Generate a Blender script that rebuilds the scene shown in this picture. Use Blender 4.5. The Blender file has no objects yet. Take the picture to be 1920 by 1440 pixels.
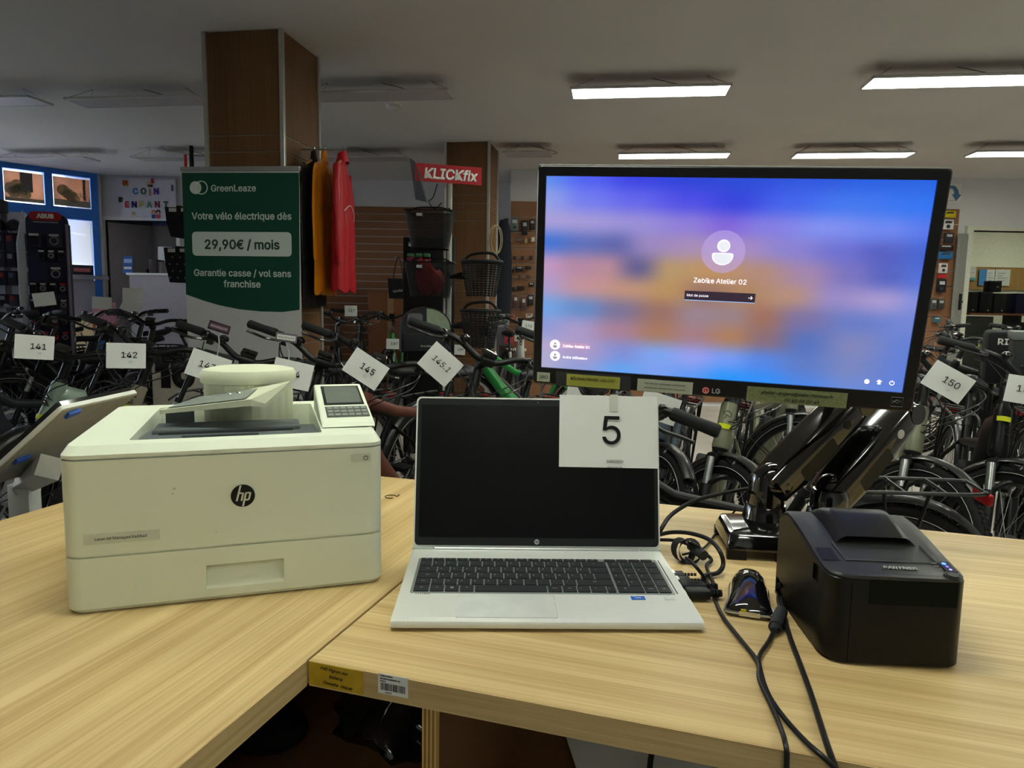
import bpy, bmesh, math, random
from mathutils import Vector as V, Matrix, Quaternion
random.seed(7)
S = bpy.context.scene
COL = S.collection
rad = math.radians

# ---------------------------------------------------------------- camera
FPX, PITCH, ROLL, CH = 1331.0, rad(6.6), .018, 1.28
_F = V((0, math.cos(PITCH), -math.sin(PITCH)))
_R0 = V((1, 0, 0)); _U0 = V((0, math.sin(PITCH), math.cos(PITCH)))
_R = _R0 * math.cos(ROLL) + _U0 * math.sin(ROLL)
_U = _U0 * math.cos(ROLL) - _R0 * math.sin(ROLL)
CAM = V((0, 0, CH))
cam = bpy.data.cameras.new('camera'); camo = bpy.data.objects.new('camera', cam); COL.objects.link(camo)
cam.sensor_fit = 'HORIZONTAL'; cam.sensor_width = 36; cam.lens = FPX * 36 / 1920; cam.clip_start = .02
mm = Matrix((_R, _U, -_F)).transposed().to_4x4(); mm.translation = CAM
camo.matrix_world = mm
S.camera = camo

def ray(px, py): return _F + _R * ((px - 960) / FPX) - _U * ((py - 720) / FPX)
def G(px, py, z):
    d = ray(px, py); return CAM + d * ((z - CH) / d.z)
def Y(px, py, y):
    d = ray(px, py); return CAM + d * (y / d.y)
def PL(px, py, p0, n):
    d = ray(px, py); return CAM + d * ((p0 - CAM).dot(n) / d.dot(n))

# ---------------------------------------------------------------- world / exposure
S.view_settings.view_transform = 'Standard'; S.view_settings.look = 'None'
S.view_settings.gamma = 1; S.view_settings.use_curve_mapping = False
S.view_settings.exposure = 0.18
W = bpy.data.worlds.new('World'); S.world = W; W.use_nodes = True
wn = W.node_tree.nodes; wl = W.node_tree.links
wn.clear()
sky = wn.new('ShaderNodeTexSky'); sky.sky_type = 'HOSEK_WILKIE'; sky.turbidity = 8; sky.ground_albedo = .5
sky.sun_direction = (-.4, .2, .85)
bgn = wn.new('ShaderNodeBackground'); bgn.inputs[1].default_value = 75
won = wn.new('ShaderNodeOutputWorld')
wl.new(sky.outputs[0], bgn.inputs[0]); wl.new(bgn.outputs[0], won.inputs[0])
LAMP_POWER = 27.0

# ---------------------------------------------------------------- materials
def lin(c):
    if isinstance(c, str):
        c = tuple(int(c[i:i+2], 16) / 255 for i in (0, 2, 4))
    return tuple(x / 12.92 if x <= .04045 else ((x + .055) / 1.055) ** 2.4 for x in c) + (1,)
_M = {}
def M(name, col='808080', rough=.5, metal=0, var=.06, scale=30, bump=0, emit=0, coat=0, alpha=1, trans=0, spec=None, stretch=None, bd=.002):
    if name in _M: return _M[name]
    m = bpy.data.materials.new(name); m.use_nodes = True
    nt = m.node_tree; N = nt.nodes; L = nt.links
    b = N['Principled BSDF']
    c = lin(col)
    b.inputs['Roughness'].default_value = rough; b.inputs['Metallic'].default_value = metal
    if spec is None and not metal and rough > .22 and not coat: spec = .22
    if spec is not None: b.inputs['Specular IOR Level'].default_value = spec
    if coat: b.inputs['Coat Weight'].default_value = coat
    if trans: b.inputs['Transmission Weight'].default_value = trans
    if alpha < 1: b.inputs['Alpha'].default_value = alpha
    tc = N.new('ShaderNodeTexCoord'); mp = N.new('ShaderNodeMapping')
    L.new(tc.outputs['Object'], mp.inputs[0])
    if stretch: mp.inputs['Scale'].default_value = stretch
    nz = N.new('ShaderNodeTexNoise'); nz.inputs['Scale'].default_value = scale; nz.inputs['Detail'].default_value = 3
    L.new(mp.outputs[0], nz.inputs[0])
    cr = N.new('ShaderNodeValToRGB')
    cr.color_ramp.elements[0].position = .3; cr.color_ramp.elements[1].position = .7
    cr.color_ramp.elements[0].color = tuple(x * (1 - var) for x in c[:3]) + (1,)
    cr.color_ramp.elements[1].color = tuple(min(1, x * (1 + var)) for x in c[:3]) + (1,)
    L.new(nz.outputs[0], cr.inputs[0]); L.new(cr.outputs[0], b.inputs['Base Color'])
    if emit:
        L.new(cr.outputs[0], b.inputs['Emission Color']); b.inputs['Emission Strength'].default_value = emit
    if bump:
        bp = N.new('ShaderNodeBump'); bp.inputs['Strength'].default_value = bump; bp.inputs['Distance'].default_value = bd
        L.new(nz.outputs[0], bp.inputs['Height']); L.new(bp.outputs[0], b.inputs['Normal'])
    _M[name] = m
    return m

def translucent(m, k=.55):
    nt = m.node_tree; N = nt.nodes; L = nt.links
    b = N['Principled BSDF']; o = [n for n in N if n.type == 'OUTPUT_MATERIAL'][0]
    t = N.new('ShaderNodeBsdfTranslucent'); mx = N.new('ShaderNodeMixShader'); mx.inputs[0].default_value = k
    if b.inputs['Base Color'].links: L.new(b.inputs['Base Color'].links[0].from_socket, t.inputs[0])
    L.new(b.outputs[0], mx.inputs[1]); L.new(t.outputs[0], mx.inputs[2]); L.new(mx.outputs[0], o.inputs[0])
    return m

def wood(name, c0, c1, scale=(60, 2.2, 60), rough=.5, bump=.12):
    """streaky grain: noise stretched along the axis with the small scale"""
    if name in _M: return _M[name]
    m = bpy.data.materials.new(name); m.use_nodes = True
    nt = m.node_tree; N = nt.nodes; L = nt.links; b = N['Principled BSDF']
    b.inputs['Roughness'].default_value = rough; b.inputs['Specular IOR Level'].default_value = .3
    tc = N.new('ShaderNodeTexCoord'); mp = N.new('ShaderNodeMapping'); mp.inputs['Scale'].default_value = scale
    L.new(tc.outputs['Object'], mp.inputs[0])
    n1 = N.new('ShaderNodeTexNoise'); n1.inputs['Scale'].default_value = 1; n1.inputs['Detail'].default_value = 5; n1.inputs['Roughness'].default_value = .65
    n2 = N.new('ShaderNodeTexNoise'); n2.inputs['Scale'].default_value = .16; n2.inputs['Detail'].default_value = 2
    L.new(mp.outputs[0], n1.inputs[0]); L.new(mp.outputs[0], n2.inputs[0])
    mx = N.new('ShaderNodeMix'); mx.data_type = 'FLOAT'; mx.inputs[0].default_value = .45
    L.new(n1.outputs[0], mx.inputs[2]); L.new(n2.outputs[0], mx.inputs[3])
    cr = N.new('ShaderNodeValToRGB'); cr.color_ramp.elements[0].position = .34; cr.color_ramp.elements[1].position = .62
    cr.color_ramp.elements[0].color = lin(c0); cr.color_ramp.elements[1].color = lin(c1)
    L.new(mx.outputs[0], cr.inputs[0]); L.new(cr.outputs[0], b.inputs['Base Color'])
    bp = N.new('ShaderNodeBump'); bp.inputs['Strength'].default_value = bump; bp.inputs['Distance'].default_value = .001
    L.new(n1.outputs[0], bp.inputs['Height']); L.new(bp.outputs[0], b.inputs['Normal'])
    _M[name] = m
    return m

# ---------------------------------------------------------------- mesh helpers
def fr(o, x, y):
    x = V(x).normalized(); y = V(y); z = x.cross(y).normalized(); y = z.cross(x)
    m = Matrix((x, y, z)).transposed().to_4x4(); m.translation = V(o); return m
def TR(x, y, z): return Matrix.Translation((x, y, z))
def RX(a): return Matrix.Rotation(rad(a), 4, 'X')
def RY(a): return Matrix.Rotation(rad(a), 4, 'Y')
def RZ(a): return Matrix.Rotation(rad(a), 4, 'Z')
I4 = Matrix.Identity(4)

class MB:
    def __init__(s): s.v = []; s.f = []
    def add(s, vs, fs, m=None):
        b = len(s.v)
        s.v += [tuple(m @ V(p)) if m else tuple(p) for p in vs]
        s.f += [[i + b for i in f] for f in fs]; return s
    def box(s, x0, x1, y0, y1, z0, z1, m=None, b=0, seg=2):
        if b:
            bm = bmesh.new(); bmesh.ops.create_cube(bm, size=1)
            for p in bm.verts: p.co = ((x0+x1)/2 + p.co.x*(x1-x0), (y0+y1)/2 + p.co.y*(y1-y0), (z0+z1)/2 + p.co.z*(z1-z0))
            bmesh.ops.bevel(bm, geom=bm.edges[:], offset=b, segments=seg, profile=.5, affect='EDGES')
            bm.verts.index_update()
            s.add([p.co[:] for p in bm.verts], [[q.index for q in f.verts] for f in bm.faces], m); bm.free(); return s
        vs = [(x, y, z) for z in (z0, z1) for y in (y0, y1) for x in (x0, x1)]
        return s.add(vs, [[0,2,3,1],[4,5,7,6],[0,1,5,4],[2,6,7,3],[0,4,6,2],[1,3,7,5]], m)
    def prism(s, pts, z0, z1, m=None):
        n = len(pts)
        vs = [(x, y, z0) for x, y in pts] + [(x, y, z1) for x, y in pts]
        fs = [list(range(n))[::-1], list(range(n, 2*n))] + [[i, (i+1) % n, n+(i+1) % n, n+i] for i in range(n)]
        return s.add(vs, fs, m)
    def loft(s, rings, cap=True, closed=True, m=None, ends=None):
        n = len(rings[0]); k = len(rings); vs = [p for r in rings for p in r]; fs = []
        for j in range(k - 1):
            for i in range(n if closed else n - 1):
                a = j*n + i; b_ = j*n + (i+1) % n
                fs.append([a, b_, b_ + n, a + n])
        if cap and closed: fs += [list(range(n))[::-1], list(range((k-1)*n, k*n))]
        return s.add(vs, fs, m)
    def tube(s, pts, r, n=8, closed=False, m=None, cap=True):
        pts = [V(p) for p in pts]; k = len(pts); rings = []; prev = None
        for i, p in enumerate(pts):
            if closed: t = pts[(i+1) % k] - pts[i-1]
            else: t = pts[min(i+1, k-1)] - pts[max(i-1, 0)]
            if t.length < 1e-9: t = V((0, 0, 1))
            t.normalize()
            if prev is None:
                ref = V((0, 0, 1)) if abs(t.z) < .9 else V((1, 0, 0)); x = t.cross(ref).normalized()
            else:
                x = prev - t * prev.dot(t)
                x = x.normalized() if x.length > 1e-6 else t.orthogonal().normalized()
            prev = x; y = t.cross(x); rr = r[i] if isinstance(r, (list, tuple)) else r
            rings.append([p + x * math.cos(2*math.pi*j/n) * rr + y * math.sin(2*math.pi*j/n) * rr for j in range(n)])
        if closed: rings.append(rings[0]); cap = False
        return s.loft(rings, cap, True, m)
    def cyl(s, p0, p1, r0, r1=None, n=12, m=None): return s.tube([p0, p1], [r0, r0 if r1 is None else r1], n, m=m)
    def lathe(s, prof, n=24, m=None, cap=True):
        return s.loft([[(r*math.cos(2*math.pi*i/n), r*math.sin(2*math.pi*i/n), z) for i in range(n)] for r, z in prof], cap, True, m)
    def torus(s, R, r, n=40, k=8, m=None, a0=0, a1=360):
        full = abs(a1 - a0 - 360) < .01
        pts = [(R*math.cos(rad(a0 + (a1-a0)*i/n)), R*math.sin(rad(a0 + (a1-a0)*i/n)), 0) for i in range(n if full else n+1)]
        return s.tube(pts, r, k, closed=full, m=m)
    def ell(s, c, r, n=14, k=8, m=None):
        c = V(c)
        rings = []
        for j in range(1, k):
            t = math.pi*j/k
            rings.append([c + V((r[0]*math.sin(t)*math.cos(2*math.pi*i/n), r[1]*math.sin(t)*math.sin(2*math.pi*i/n), -r[2]*math.cos(t))) for i in range(n)])
        return s.loft(rings, True, True, m)
    def grid(s, fn, nx, ny, m=None):
        vs = [fn(i/nx, j/ny) for j in range(ny+1) for i in range(nx+1)]
        fs = [[j*(nx+1)+i, j*(nx+1)+i+1, (j+1)*(nx+1)+i+1, (j+1)*(nx+1)+i] for j in range(ny) for i in range(nx)]
        return s.add(vs, fs, m)
    def mesh(s, name, mat, sm=True, ang=38):
        me = bpy.data.meshes.new(name); me.from_pydata(s.v, [], s.f)
        if mat: me.materials.append(mat)
        if sm:
            me.shade_smooth(); me.set_sharp_from_angle(angle=rad(ang))
        me.update(); return me
    def build(s, name, mat, par=None, m=None, sm=True, ang=38):
        return ob(name, s.mesh(name, mat, sm, ang), par, m)

def ob(name, me, par=None, m=None):
    o = bpy.data.objects.new(name, me); COL.objects.link(o)
    if par: o.parent = par
    if m is not None: o.matrix_basis = m
    return o
def tag(o, label=None, cat=None, group=None, kind=None):
    if label: o['label'] = label
    if cat: o['category'] = cat
    if group: o['group'] = group
    if kind: o['kind'] = kind
    return o
def T(name, label, cat, m=None, group=None, kind=None):
    o = bpy.data.objects.new(name, None); COL.objects.link(o); o.empty_display_size = .05
    if m is not None: o.matrix_basis = m
    return tag(o, label, cat, group, kind)
def struct(name, mb, mat, par=None, m=None, sm=False):
    o = mb.build(name, mat, par, m, sm)
    if not par: o['kind'] = 'structure'
    return o
KIDS = {}
def copy_tree(o, par=None):
    c = o.copy(); COL.objects.link(c)
    if par: c.parent = par
    for ch in [x for x in o.children]: copy_tree(ch, c)
    return c
def B(x0, x1, y0, y1, z0, z1, b=0, m=None): return MB().box(x0, x1, y0, y1, z0, z1, m, b)
def cut(o, mb):
    # carve real pockets: the cutter is only used to compute the new mesh and is then deleted
    c = mb.build('c', None, None, o.matrix_world if not o.parent else o.parent.matrix_basis @ o.matrix_basis, False)
    bpy.context.view_layer.update()
    md = o.modifiers.new('b', 'BOOLEAN'); md.object = c; md.operation = 'DIFFERENCE'; md.solver = 'EXACT'
    dg = bpy.context.evaluated_depsgraph_get(); me = bpy.data.meshes.new_from_object(o.evaluated_get(dg))
    o.modifiers.clear()
    if len(me.vertices) > 8: o.data = me
    bpy.data.objects.remove(c)
_TX = {}
try:
    FONT = bpy.data.fonts.load(bpy.utils.system_resource('DATAFILES') + '/fonts/Inter.woff2')
except Exception:
    FONT = None
def txt(body, size, mat, par, m, off=0, ex=.0003, name='lettering', shear=0, align='CENTER', sx=1, gap=1, fit=None):
    key = (body, size, off, ex, shear, align, mat.name, gap)
    if key not in _TX:
        cu = bpy.data.curves.new('t', 'FONT'); cu.body = body; cu.size = size; cu.align_x = align; cu.align_y = 'CENTER'
        cu.bevel_depth = max(0, off); cu.bevel_resolution = 0; cu.extrude = ex; cu.shear = shear; cu.resolution_u = 3; cu.space_character = gap
        if FONT: cu.font = FONT
        to = bpy.data.objects.new('t', cu)
        me = bpy.data.meshes.new_from_object(to); me.materials.clear(); me.materials.append(mat)
        bpy.data.objects.remove(to); bpy.data.curves.remove(cu); _TX[key] = me
    mm_ = m @ Matrix.Diagonal((sx, 1, 1, 1)) if sx != 1 else m
    if fit:
        xs = [p.co.x for p in _TX[key].vertices]; k_ = fit/(max(xs)-min(xs)); mm_ = m @ Matrix.Diagonal((k_, k_*sx, 1, 1))
    return ob(name, _TX[key], par, mm_)
def catmull(pts, k=6, closed=False):
    P = [V(p) for p in pts]; out = []; n = len(P)
    for i in range(n if closed else n - 1):
        if closed: a, b, c, d = P[i-1], P[i], P[(i+1) % n], P[(i+2) % n]
        else: a, b, c, d = P[max(i-1, 0)], P[i], P[i+1], P[min(i+2, n-1)]
        for j in range(k):
            t = j/k
            out.append(.5*((2*b) + (c-a)*t + (2*a-5*b+4*c-d)*t*t + (3*b-a-3*c+d)*t**3))
    if not closed: out.append(P[-1])
    return out
def rrect(x0, x1, y0, y1, r, k=5):
    out = []
    for cx, cy, a in ((x1-r, y1-r, 0), (x0+r, y1-r, 90), (x0+r, y0+r, 180), (x1-r, y0+r, 270)):
        for i in range(k+1):
            t = rad(a + 90*i/k); out.append((cx + r*math.cos(t), cy + r*math.sin(t)))
    return out
def circ(cx, cy, r, n=24): return [(cx + r*math.cos(2*math.pi*i/n), cy + r*math.sin(2*math.pi*i/n)) for i in range(n)]

# common materials
blk = M('black plastic', '141517', .45, var=.08)
gloss = M('gloss black', '0a0a0b', .12, coat=.6, var=.02, spec=.6)
rubber = M('tyre rubber', '19191a', .8, var=.15, scale=160, bump=.5)
dgrey = M('dark grey plastic', '3a3c3f', .5)
mgrey = M('mid grey plastic', '6b7073', .5)
lgrey = M('light grey', 'b9bcbc', .5)
white = M('white paint', 'e4e4e0', .55, var=.02)
paper = M('white paper', 'e6e9e6', .7, var=.02, scale=12)
ink = M('black ink', '17181a', .7)
silver = M('silver metal', 'c2c6c6', .3, .9, var=.03)
chrome = M('chrome', 'd8dadc', .1, 1, var=.01)
red = M('red print', 'c02a30', .5)
# ================================================================ room shell
ZC = 2.9
ROT = -8
floor_m = M('grey vinyl floor', 'b3ada6', .42, var=.07, scale=3)
ceil_m = M('ceiling paint', 'd6d4d0', .85, var=.03, scale=1.2)
wall_m = M('white wall paint', 'd6d5d6', .8, var=.02, scale=2)
struct('floor', B(-10.4, 11, -4, 13, -.1, 0), floor_m)
struct('ceiling', B(-11, 11, -4, 13, ZC, ZC+.1), ceil_m)
struct('wall_right', B(7.6, 7.7, -4, 9.1, 0, ZC), wall_m)
struct('wall_front', B(-11, 7.7, -4.1, -4, 0, ZC), wall_m)
W1 = V((-5.72, 9.82, 0)); DW = V((-.688, -.726, 0)).normalized()
WL = 6.6
WE = W1 + DW * WL
struct('wall_left', B(WE.x - .1, WE.x, -4, WE.y, 0, ZC), wall_m)

# back wall, left part at y=9.95, with the doorway of the store room
YB = 9.95
def bx(px, py=560): return Y(px, py, YB).x
def bz(px, py): return Y(px, py, YB).z
dx0, dx1, dzt = bx(204), bx(336), bz(230, 413)
XR = -.06
struct('wall_back', MB().box(-5.95, dx0, YB, YB+.12, 0, ZC).box(dx0, dx1, YB, YB+.12, dzt, ZC).box(dx1, XR, YB, YB+.12, 0, ZC), wall_m)
YR = 9.0
ox0, ozt = Y(1800, 560, YR).x, Y(1808, 432, YR).z
struct('wall_right_back', MB().box(XR, ox0, YR, YR+.14, 0, ZC).box(ox0, 7.6, YR, YR+.14, ozt, ZC).box(XR, XR+.1, YR+.14, YB+.1, 0, ZC), wall_m)
# closing pier between glass front and back wall
struct('wall_pier', MB().box(-6.05, -5.72, 9.8, 10.2, 0, ZC), wall_m)

# ---- store room behind the left doorway
room = M('store room wall', 'c9c6c6', .8, var=.02)
struct('wall_store', MB().box(dx0-.6, dx0-.5, YB+.12, YB+2.4, 0, ZC).box(dx0-.6, dx1+.9, YB+2.3, YB+2.4, 0, ZC).box(dx1+.8, dx1+.9, YB+.12, YB+2.4, 0, ZC).box(dx0-.6, dx1+.9, YB+.12, YB+2.4, ZC, ZC+.1), room)
frm = M('grey door frame', 'b4b0b4', .5)
struct('trim_1', MB().box(dx0-.05, dx0, YB-.03, YB+.12, 0, dzt+.05).box(dx0, dx1, YB-.03, YB+.12, dzt, dzt+.05).box(dx1, dx1+.05, YB-.03, YB+.12, 0, dzt+.05), white)
d1 = T('door_1', None, None, TR(dx0, YB+.05, 0) @ RZ(58), kind='structure')
B(0, .62, -.02, .02, .02, dzt-.02).build('door_leaf', M('grey door', 'a7a0a2', .5), d1, sm=False)
hz = bz(215, 515)
MB().box(.52, .58, -.035, -.02, hz-.12, hz+.1).cyl((.55, -.02, hz), (.55, -.07, hz), .01).cyl((.55, -.065, hz), (.43, -.065, hz), .009).build('door_handle', blk, d1)
# pale cupboard panel inside the store room
c = T('wall_cupboard', 'pale cupboard front inside the store room doorway', 'cupboard', TR(bx(236), YB+.7, 0))
B(0, .62, 0, .4, 0, 2.3, .004).build('carcass', M('cupboard white', 'c8c2c0', .5), c)
B(.02, .6, -.02, 0, .9, 2.28, .003).build('door', M('cupboard white', 'c8c2c0', .5), c)
B(.02, .6, -.02, 0, .05, .88, .003).build('door', M('cupboard white', 'c8c2c0', .5), c)

# ================================================================ glass shop front
WMT = fr(W1, DW, (0, 0, 1))          # local x runs left along the front, y up, z outwards
WN = V((-.726, .688, 0)).normalized()
WI = WMT.inverted()
def ws(px, py): return (WI @ PL(px, py, W1, WN)).xy
blue = M('blue window frame', '3f86ea', .45, var=.04)
glass = M('window glass', 'ffffff', .02, alpha=.08, var=0)
sill_z = ws(130, 520)[1]
tr_z0, tr_z1 = ws(130, 408)[1], ws(130, 392)[1]
tops = ZC - .1
jam = ws(176, 360)[0]
m1 = ws(90, 350)[0]
step = m1 - jam
k = 0; posts = []
x = jam
while x < WL: posts.append(x); x += step
w = T('window_1', None, None, WMT, kind='structure')
for x in posts:
    MB().box(x-.045, x+.045, 0, ZC, -.03, .06).build('post', blue, w, sm=False)
for i in range(len(posts)-1):
    a, b = posts[i]+.045, posts[i+1]-.045
    MB().box(a, b, ZC-.07, ZC, -.03, .05).build('head_rail', blue, w, sm=False)
    MB().box(a, b, tr_z0-.02, tr_z1+.02, -.03, .06).build('transom', blue, w, sm=False)
    MB().box(a, b, 0, .12, -.03, .05).build('bottom_rail', blue, w, sm=False)
    MB().box(a, b, .12, tr_z0-.02, .01, .016).build('pane', glass, w, sm=False)
    MB().box(a, b, tr_z1+.02, ZC-.07, .01, .016).build('pane', glass, w, sm=False)
MB().box(-.1, jam-.045, 0, ZC, -.02, .1).build('jamb_panel', wall_m, w, sm=False)
# grey hand rail across the lower panes
o = MB().box(jam-.1, posts[-1], sill_z-.02, sill_z+.03, -.12, -.05).build('window_shelf', M('grey rail', '8f8f98', .4, .3), w, sm=False)
# cream film on lowest part of the panes
cream = translucent(M('cream film', 'd9cdb4', .7, var=.04), .3)
for i in range(len(posts)-1):
    o = MB().box(posts[i]+.05, posts[i+1]-.05, .13, sill_z-.03, -.004, .004).build('frosted_film', cream, w, sm=False)

# photo posters in the upper panes
pbg = M('poster brick ground', 'd8b49c', .75, var=.12, scale=5)
pgr = M('poster greens', '98a08c', .75, var=.35, scale=14)
pdk = M('poster dark door', '8a9096', .75, var=.1)
pgnd = M('poster pavement', 'a8aea6', .75, var=.08)
pwh = M('poster white', 'd4cfc8', .7)
for q in (pbg, pgr, pdk, pgnd, pwh): translucent(q, .6)
for i in range(min(4, len(posts)-1)):
    a, b = posts[i]+.055, posts[i+1]-.055; z0, z1 = tr_z1+.035, ZC-.10
    h = z1-z0; wd = b-a
    t = T('window_poster', ['photo poster of a bicycle before a tan house, end pane of the shop front',
        'photo poster of bicycle, shrubs and grey door, second pane of the shop front',
        'photo poster high in the shop front above lock stands', 'photo poster high in the shop front, out by the side wall'][i], 'poster', WMT @ TR(a, z0, -.02), group='window posters')
    MB().box(0, wd, 0, h, 0, .004).build('sheet', pbg, t, sm=False)
    MB().box(0, wd, 0, h*(.22 if i == 0 else .12), -.002, 0).build('pavement_print', pgnd, t, sm=False)
    if i:
        MB().box(wd*.28, wd*.6, h*.35, h, -.002, 0).build('door_print', pdk, t, sm=False)
        for q in range(5):
            MB().add([(p[0], p[1], -.003 - q*.0003) for p in circ(wd*(.5+.085*q), h*(.3+.12*(q % 3)), h*.2, 14)], [list(range(14))]).build('shrub_print', pgr, t, sm=False)
    else:
        MB().box(wd*.12, wd*.2, h*.25, h, -.002, 0).build('post_print', pgr, t, sm=False)
        for q in range(3):
            MB().add([(p[0], p[1], -.003 - q*.0003) for p in circ(wd*(.5+.12*q), h*(.35+.1*q), h*.2, 14)], [list(range(14))]).build('shrub_print', pgr, t, sm=False)
    s_ = wd*.3 if i == 0 else wd*.62
    bk = MB()
    for q in (-.14, .14):
        bk.torus(h*.16, h*.012, 20, 4, TR(s_+wd*q, h*.26, -.004))
    bk.tube([(s_-wd*.14, h*.26, -.004), (s_-wd*.02, h*.5, -.004), (s_+wd*.08, h*.48, -.004), (s_+wd*.14, h*.26, -.004)], h*.012, 4)
    bk.tube([(s_-wd*.02, h*.5, -.004), (s_+wd*.0, h*.28, -.004), (s_+wd*.08, h*.48, -.004)], h*.012, 4)
    bk.build('bicycle_print', pwh, t)

# ---- the street outside
struct('ground_outside', B(-40, -2, -20, 40, -.14, -.1), M('pavement', 'b8b4ac', .9))
bl = T('building', 'pale house front across the street, seen through the glass', 'building', fr((-17.5, 20, 0), DW, (0, 0, 1)))
fac = M('pale render', 'd8d4cc', .9)
B(-9, 9, 0, 9, 0, .4).build('facade', fac, bl, sm=False)
for i in range(-4, 5):
    for z in (1.2, 4.6):
        f = B(i*2-.55, i*2+.55, z, z+2, -.04, .0).build('window', M('shutter grey', '9aa0a8', .6), bl, sm=False)
        B(i*2-.45, i*2+.45, z+.1, z+1.9, -.06, -.04).build('pane', M('far glass', '5f6f7c', .2), f, sm=False)
ab = T('pavement_sign', 'grey pavement sign with red splash standing outside the glass', 'sign', fr(W1 + DW*(jam+step*.45) + WN*1.3, DW, (0, 0, 1)))
B(-.3, .3, .5, 1.75, 0, .04, .01).build('board', M('sign grey', 'a6a3b4', .6), ab)
B(-.26, .26, 1.7, 1.85, -.02, .05, .01).build('clamp', dgrey, ab)
B(-.3, .3, 0, .5, -.15, .15, .02).build('foot', dgrey, ab)
MB().add([(p[0], p[1], -.004) for p in circ(0, .95, .16, 18)], [list(range(18))]).build('red_splash', M('pale red', 'e08080', .6), ab)
pp = T('window_notice', 'white notice with dark red header taped to the lower glass', 'notice', WMT @ TR(jam+step/2-.21, ws(118, 575)[1], -.02))
B(0, .42, -.12, .56, 0, .004).build('sheet', M('notice grey', 'c5c2cf', .7), pp, sm=False)
B(0, .42, .43, .56, -.003, 0).build('header', M('notice dark', '3b3a4a', .6), pp, sm=False)
B(.04, .24, .47, .52, -.006, -.003).build('header_mark', M('pale red', 'e08080', .6), pp, sm=False)
pk = T('flyer_stack', 'pink and orange flyer pinned at the foot of the shop front pier', 'flyer', TR(*Y(196, 595, 9.5)) )
B(-.16, .16, 0, .004, -.2, .2).build('sheet', M('flyer pink', 'd89aa0', .6), pk, sm=False)
B(-.16, .16, -.004, 0, -.2, -.08).build('band', M('flyer orange', 'd8703c', .6), pk, sm=False)

# ================================================================ columns
walnut = wood('walnut laminate', '573c26', '785636', (38, 38, 1.3), .5, .06)
walnut2 = wood('walnut laminate warm', '66482c', '86653e', (38, 38, 1.3), .5, .06)
alu = M('aluminium trim', 'b9bab6', .35, .6); alur = M('groove rail', '8a8072', .4, .4)
def column(cx, cy, w, rot, grooves, label, mat):
    t = T('column', label, 'column', TR(cx, cy, 0) @ RZ(rot))
    d = w
    B(-w/2+.015, w/2-.015, .015, d-.015, 0, ZC).build('core', dgrey, t, sm=False)
    zs = grooves
    for side in range(3):
        sm_ = [TR(0, 0, 0), TR(w/2, d/2, 0) @ RZ(90) @ TR(0, 0, 0), TR(-w/2, d/2, 0) @ RZ(-90)][side]
        if side: sm_ = sm_
        for i in range(len(zs)-1):
            B(-w/2+.012, w/2-.012, 0, .016, zs[i]+.004, zs[i+1]-.004).build('slat', mat, t, sm_, sm=False)
            if i and zs[i] > .3:
                B(-w/2+.012, w/2-.012, .006, .014, zs[i]-.004, zs[i]+.004).build('rail', alur, t, sm_, sm=False)
    for sx_ in (-1, 1):
        for y in (0, d):
            B(sx_*w/2-.014, sx_*w/2+.014, y-.014, y+.014, 0, ZC, .004).build('corner_trim', alu, t)
    return t
g1 = [0] + [2.28-.1*i for i in range(21, -1, -1)] + [ZC]
column(-1.69, 4.56, .51, -9.5, g1, 'walnut slatwall column behind the green banner, jackets hung on its side', walnut)
zt = 2.37
g2 = [0] + [1.47-.088*i for i in range(14, -1, -1)] + [zt-.264, zt-.176, zt-.088, zt, ZC]
column(-.5, 7.5, .455, -9.5, g2, 'walnut column with a pale cable coil, behind the basket stand', walnut)

# ================================================================ ceiling lamps
lampm = bpy.data.materials.new('lit diffuser'); lampm.use_nodes = True
nb = lampm.node_tree.nodes['Principled BSDF']
nb.inputs['Base Color'].default_value = (1, 1, 1, 1); nb.inputs['Emission Color'].default_value = (.96, 1, .86, 1); nb.inputs['Emission Strength'].default_value = LAMP_POWER
offm = M('unlit diffuser', 'b9b6b8', .5, var=.01)
lframe = M('lamp frame', 'd2d2d0', .4)
LZ = 2.8
def lamp(x, y, lit, label, ln=1.12, wd=.26, rot=ROT, off=False):
    nm = 'ceiling_lamp_offscreen' if lit and off else 'ceiling_lamp'
    t = T(nm, label, 'lamp', TR(x, y, LZ) @ RZ(rot), group='lit ceiling lamps' if lit else 'unlit ceiling lamps')
    a, b = ln/2, wd/2
    B(-a+.012, a-.012, -b+.012, b-.012, -.004, .004).build('diffuser', lampm if lit else offm, t, sm=False)
    MB().box(-a, a, -b, -b+.012, -.006, .012).box(-a, a, b-.012, b, -.006, .012).box(-a, -a+.012, -b, b, -.006, .012).box(a-.012, a, -b, b, -.006, .012).box(-a, a, -b, b, .006, .012).build('frame', lframe, t, sm=False)
    for sx_ in (-1, 1):
        for sy in (-1, 1):
            MB().tube([(sx_*(a-.02), sy*b*.9, .01), (sx_*(a-.16), 0, ZC-LZ)], .0012, 4).build('wire', dgrey, t)
    B(-.09, .09, -.03, .03, .012, .035, .004).build('driver_box', dgrey, t)
    MB().tube(catmull([(.09, 0, .03), (.2, .02, .014), (.3, 0, .02), (.02, .03, ZC-LZ)], 4), .0025, 5).build('lead', dgrey, t)
    return t
def lpx(px, py): p = G(px, py, LZ); return p.x, p.y
lits = [((1217, 172), 'lit ceiling panel nearest the walnut basket column'), ((1790, 152), 'lit ceiling panel hung over bike 150'),
        ((1262, 292), 'lit ceiling panel above the middle of the screen, over far bikes'), ((1597, 291), 'lit ceiling panel with wires showing, toward the peg wall'),
        ((1935, 288), 'lit ceiling panel in front of the office opening')]
for (px, py), lb in lits: lamp(*lpx(px, py), True, lb)
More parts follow.
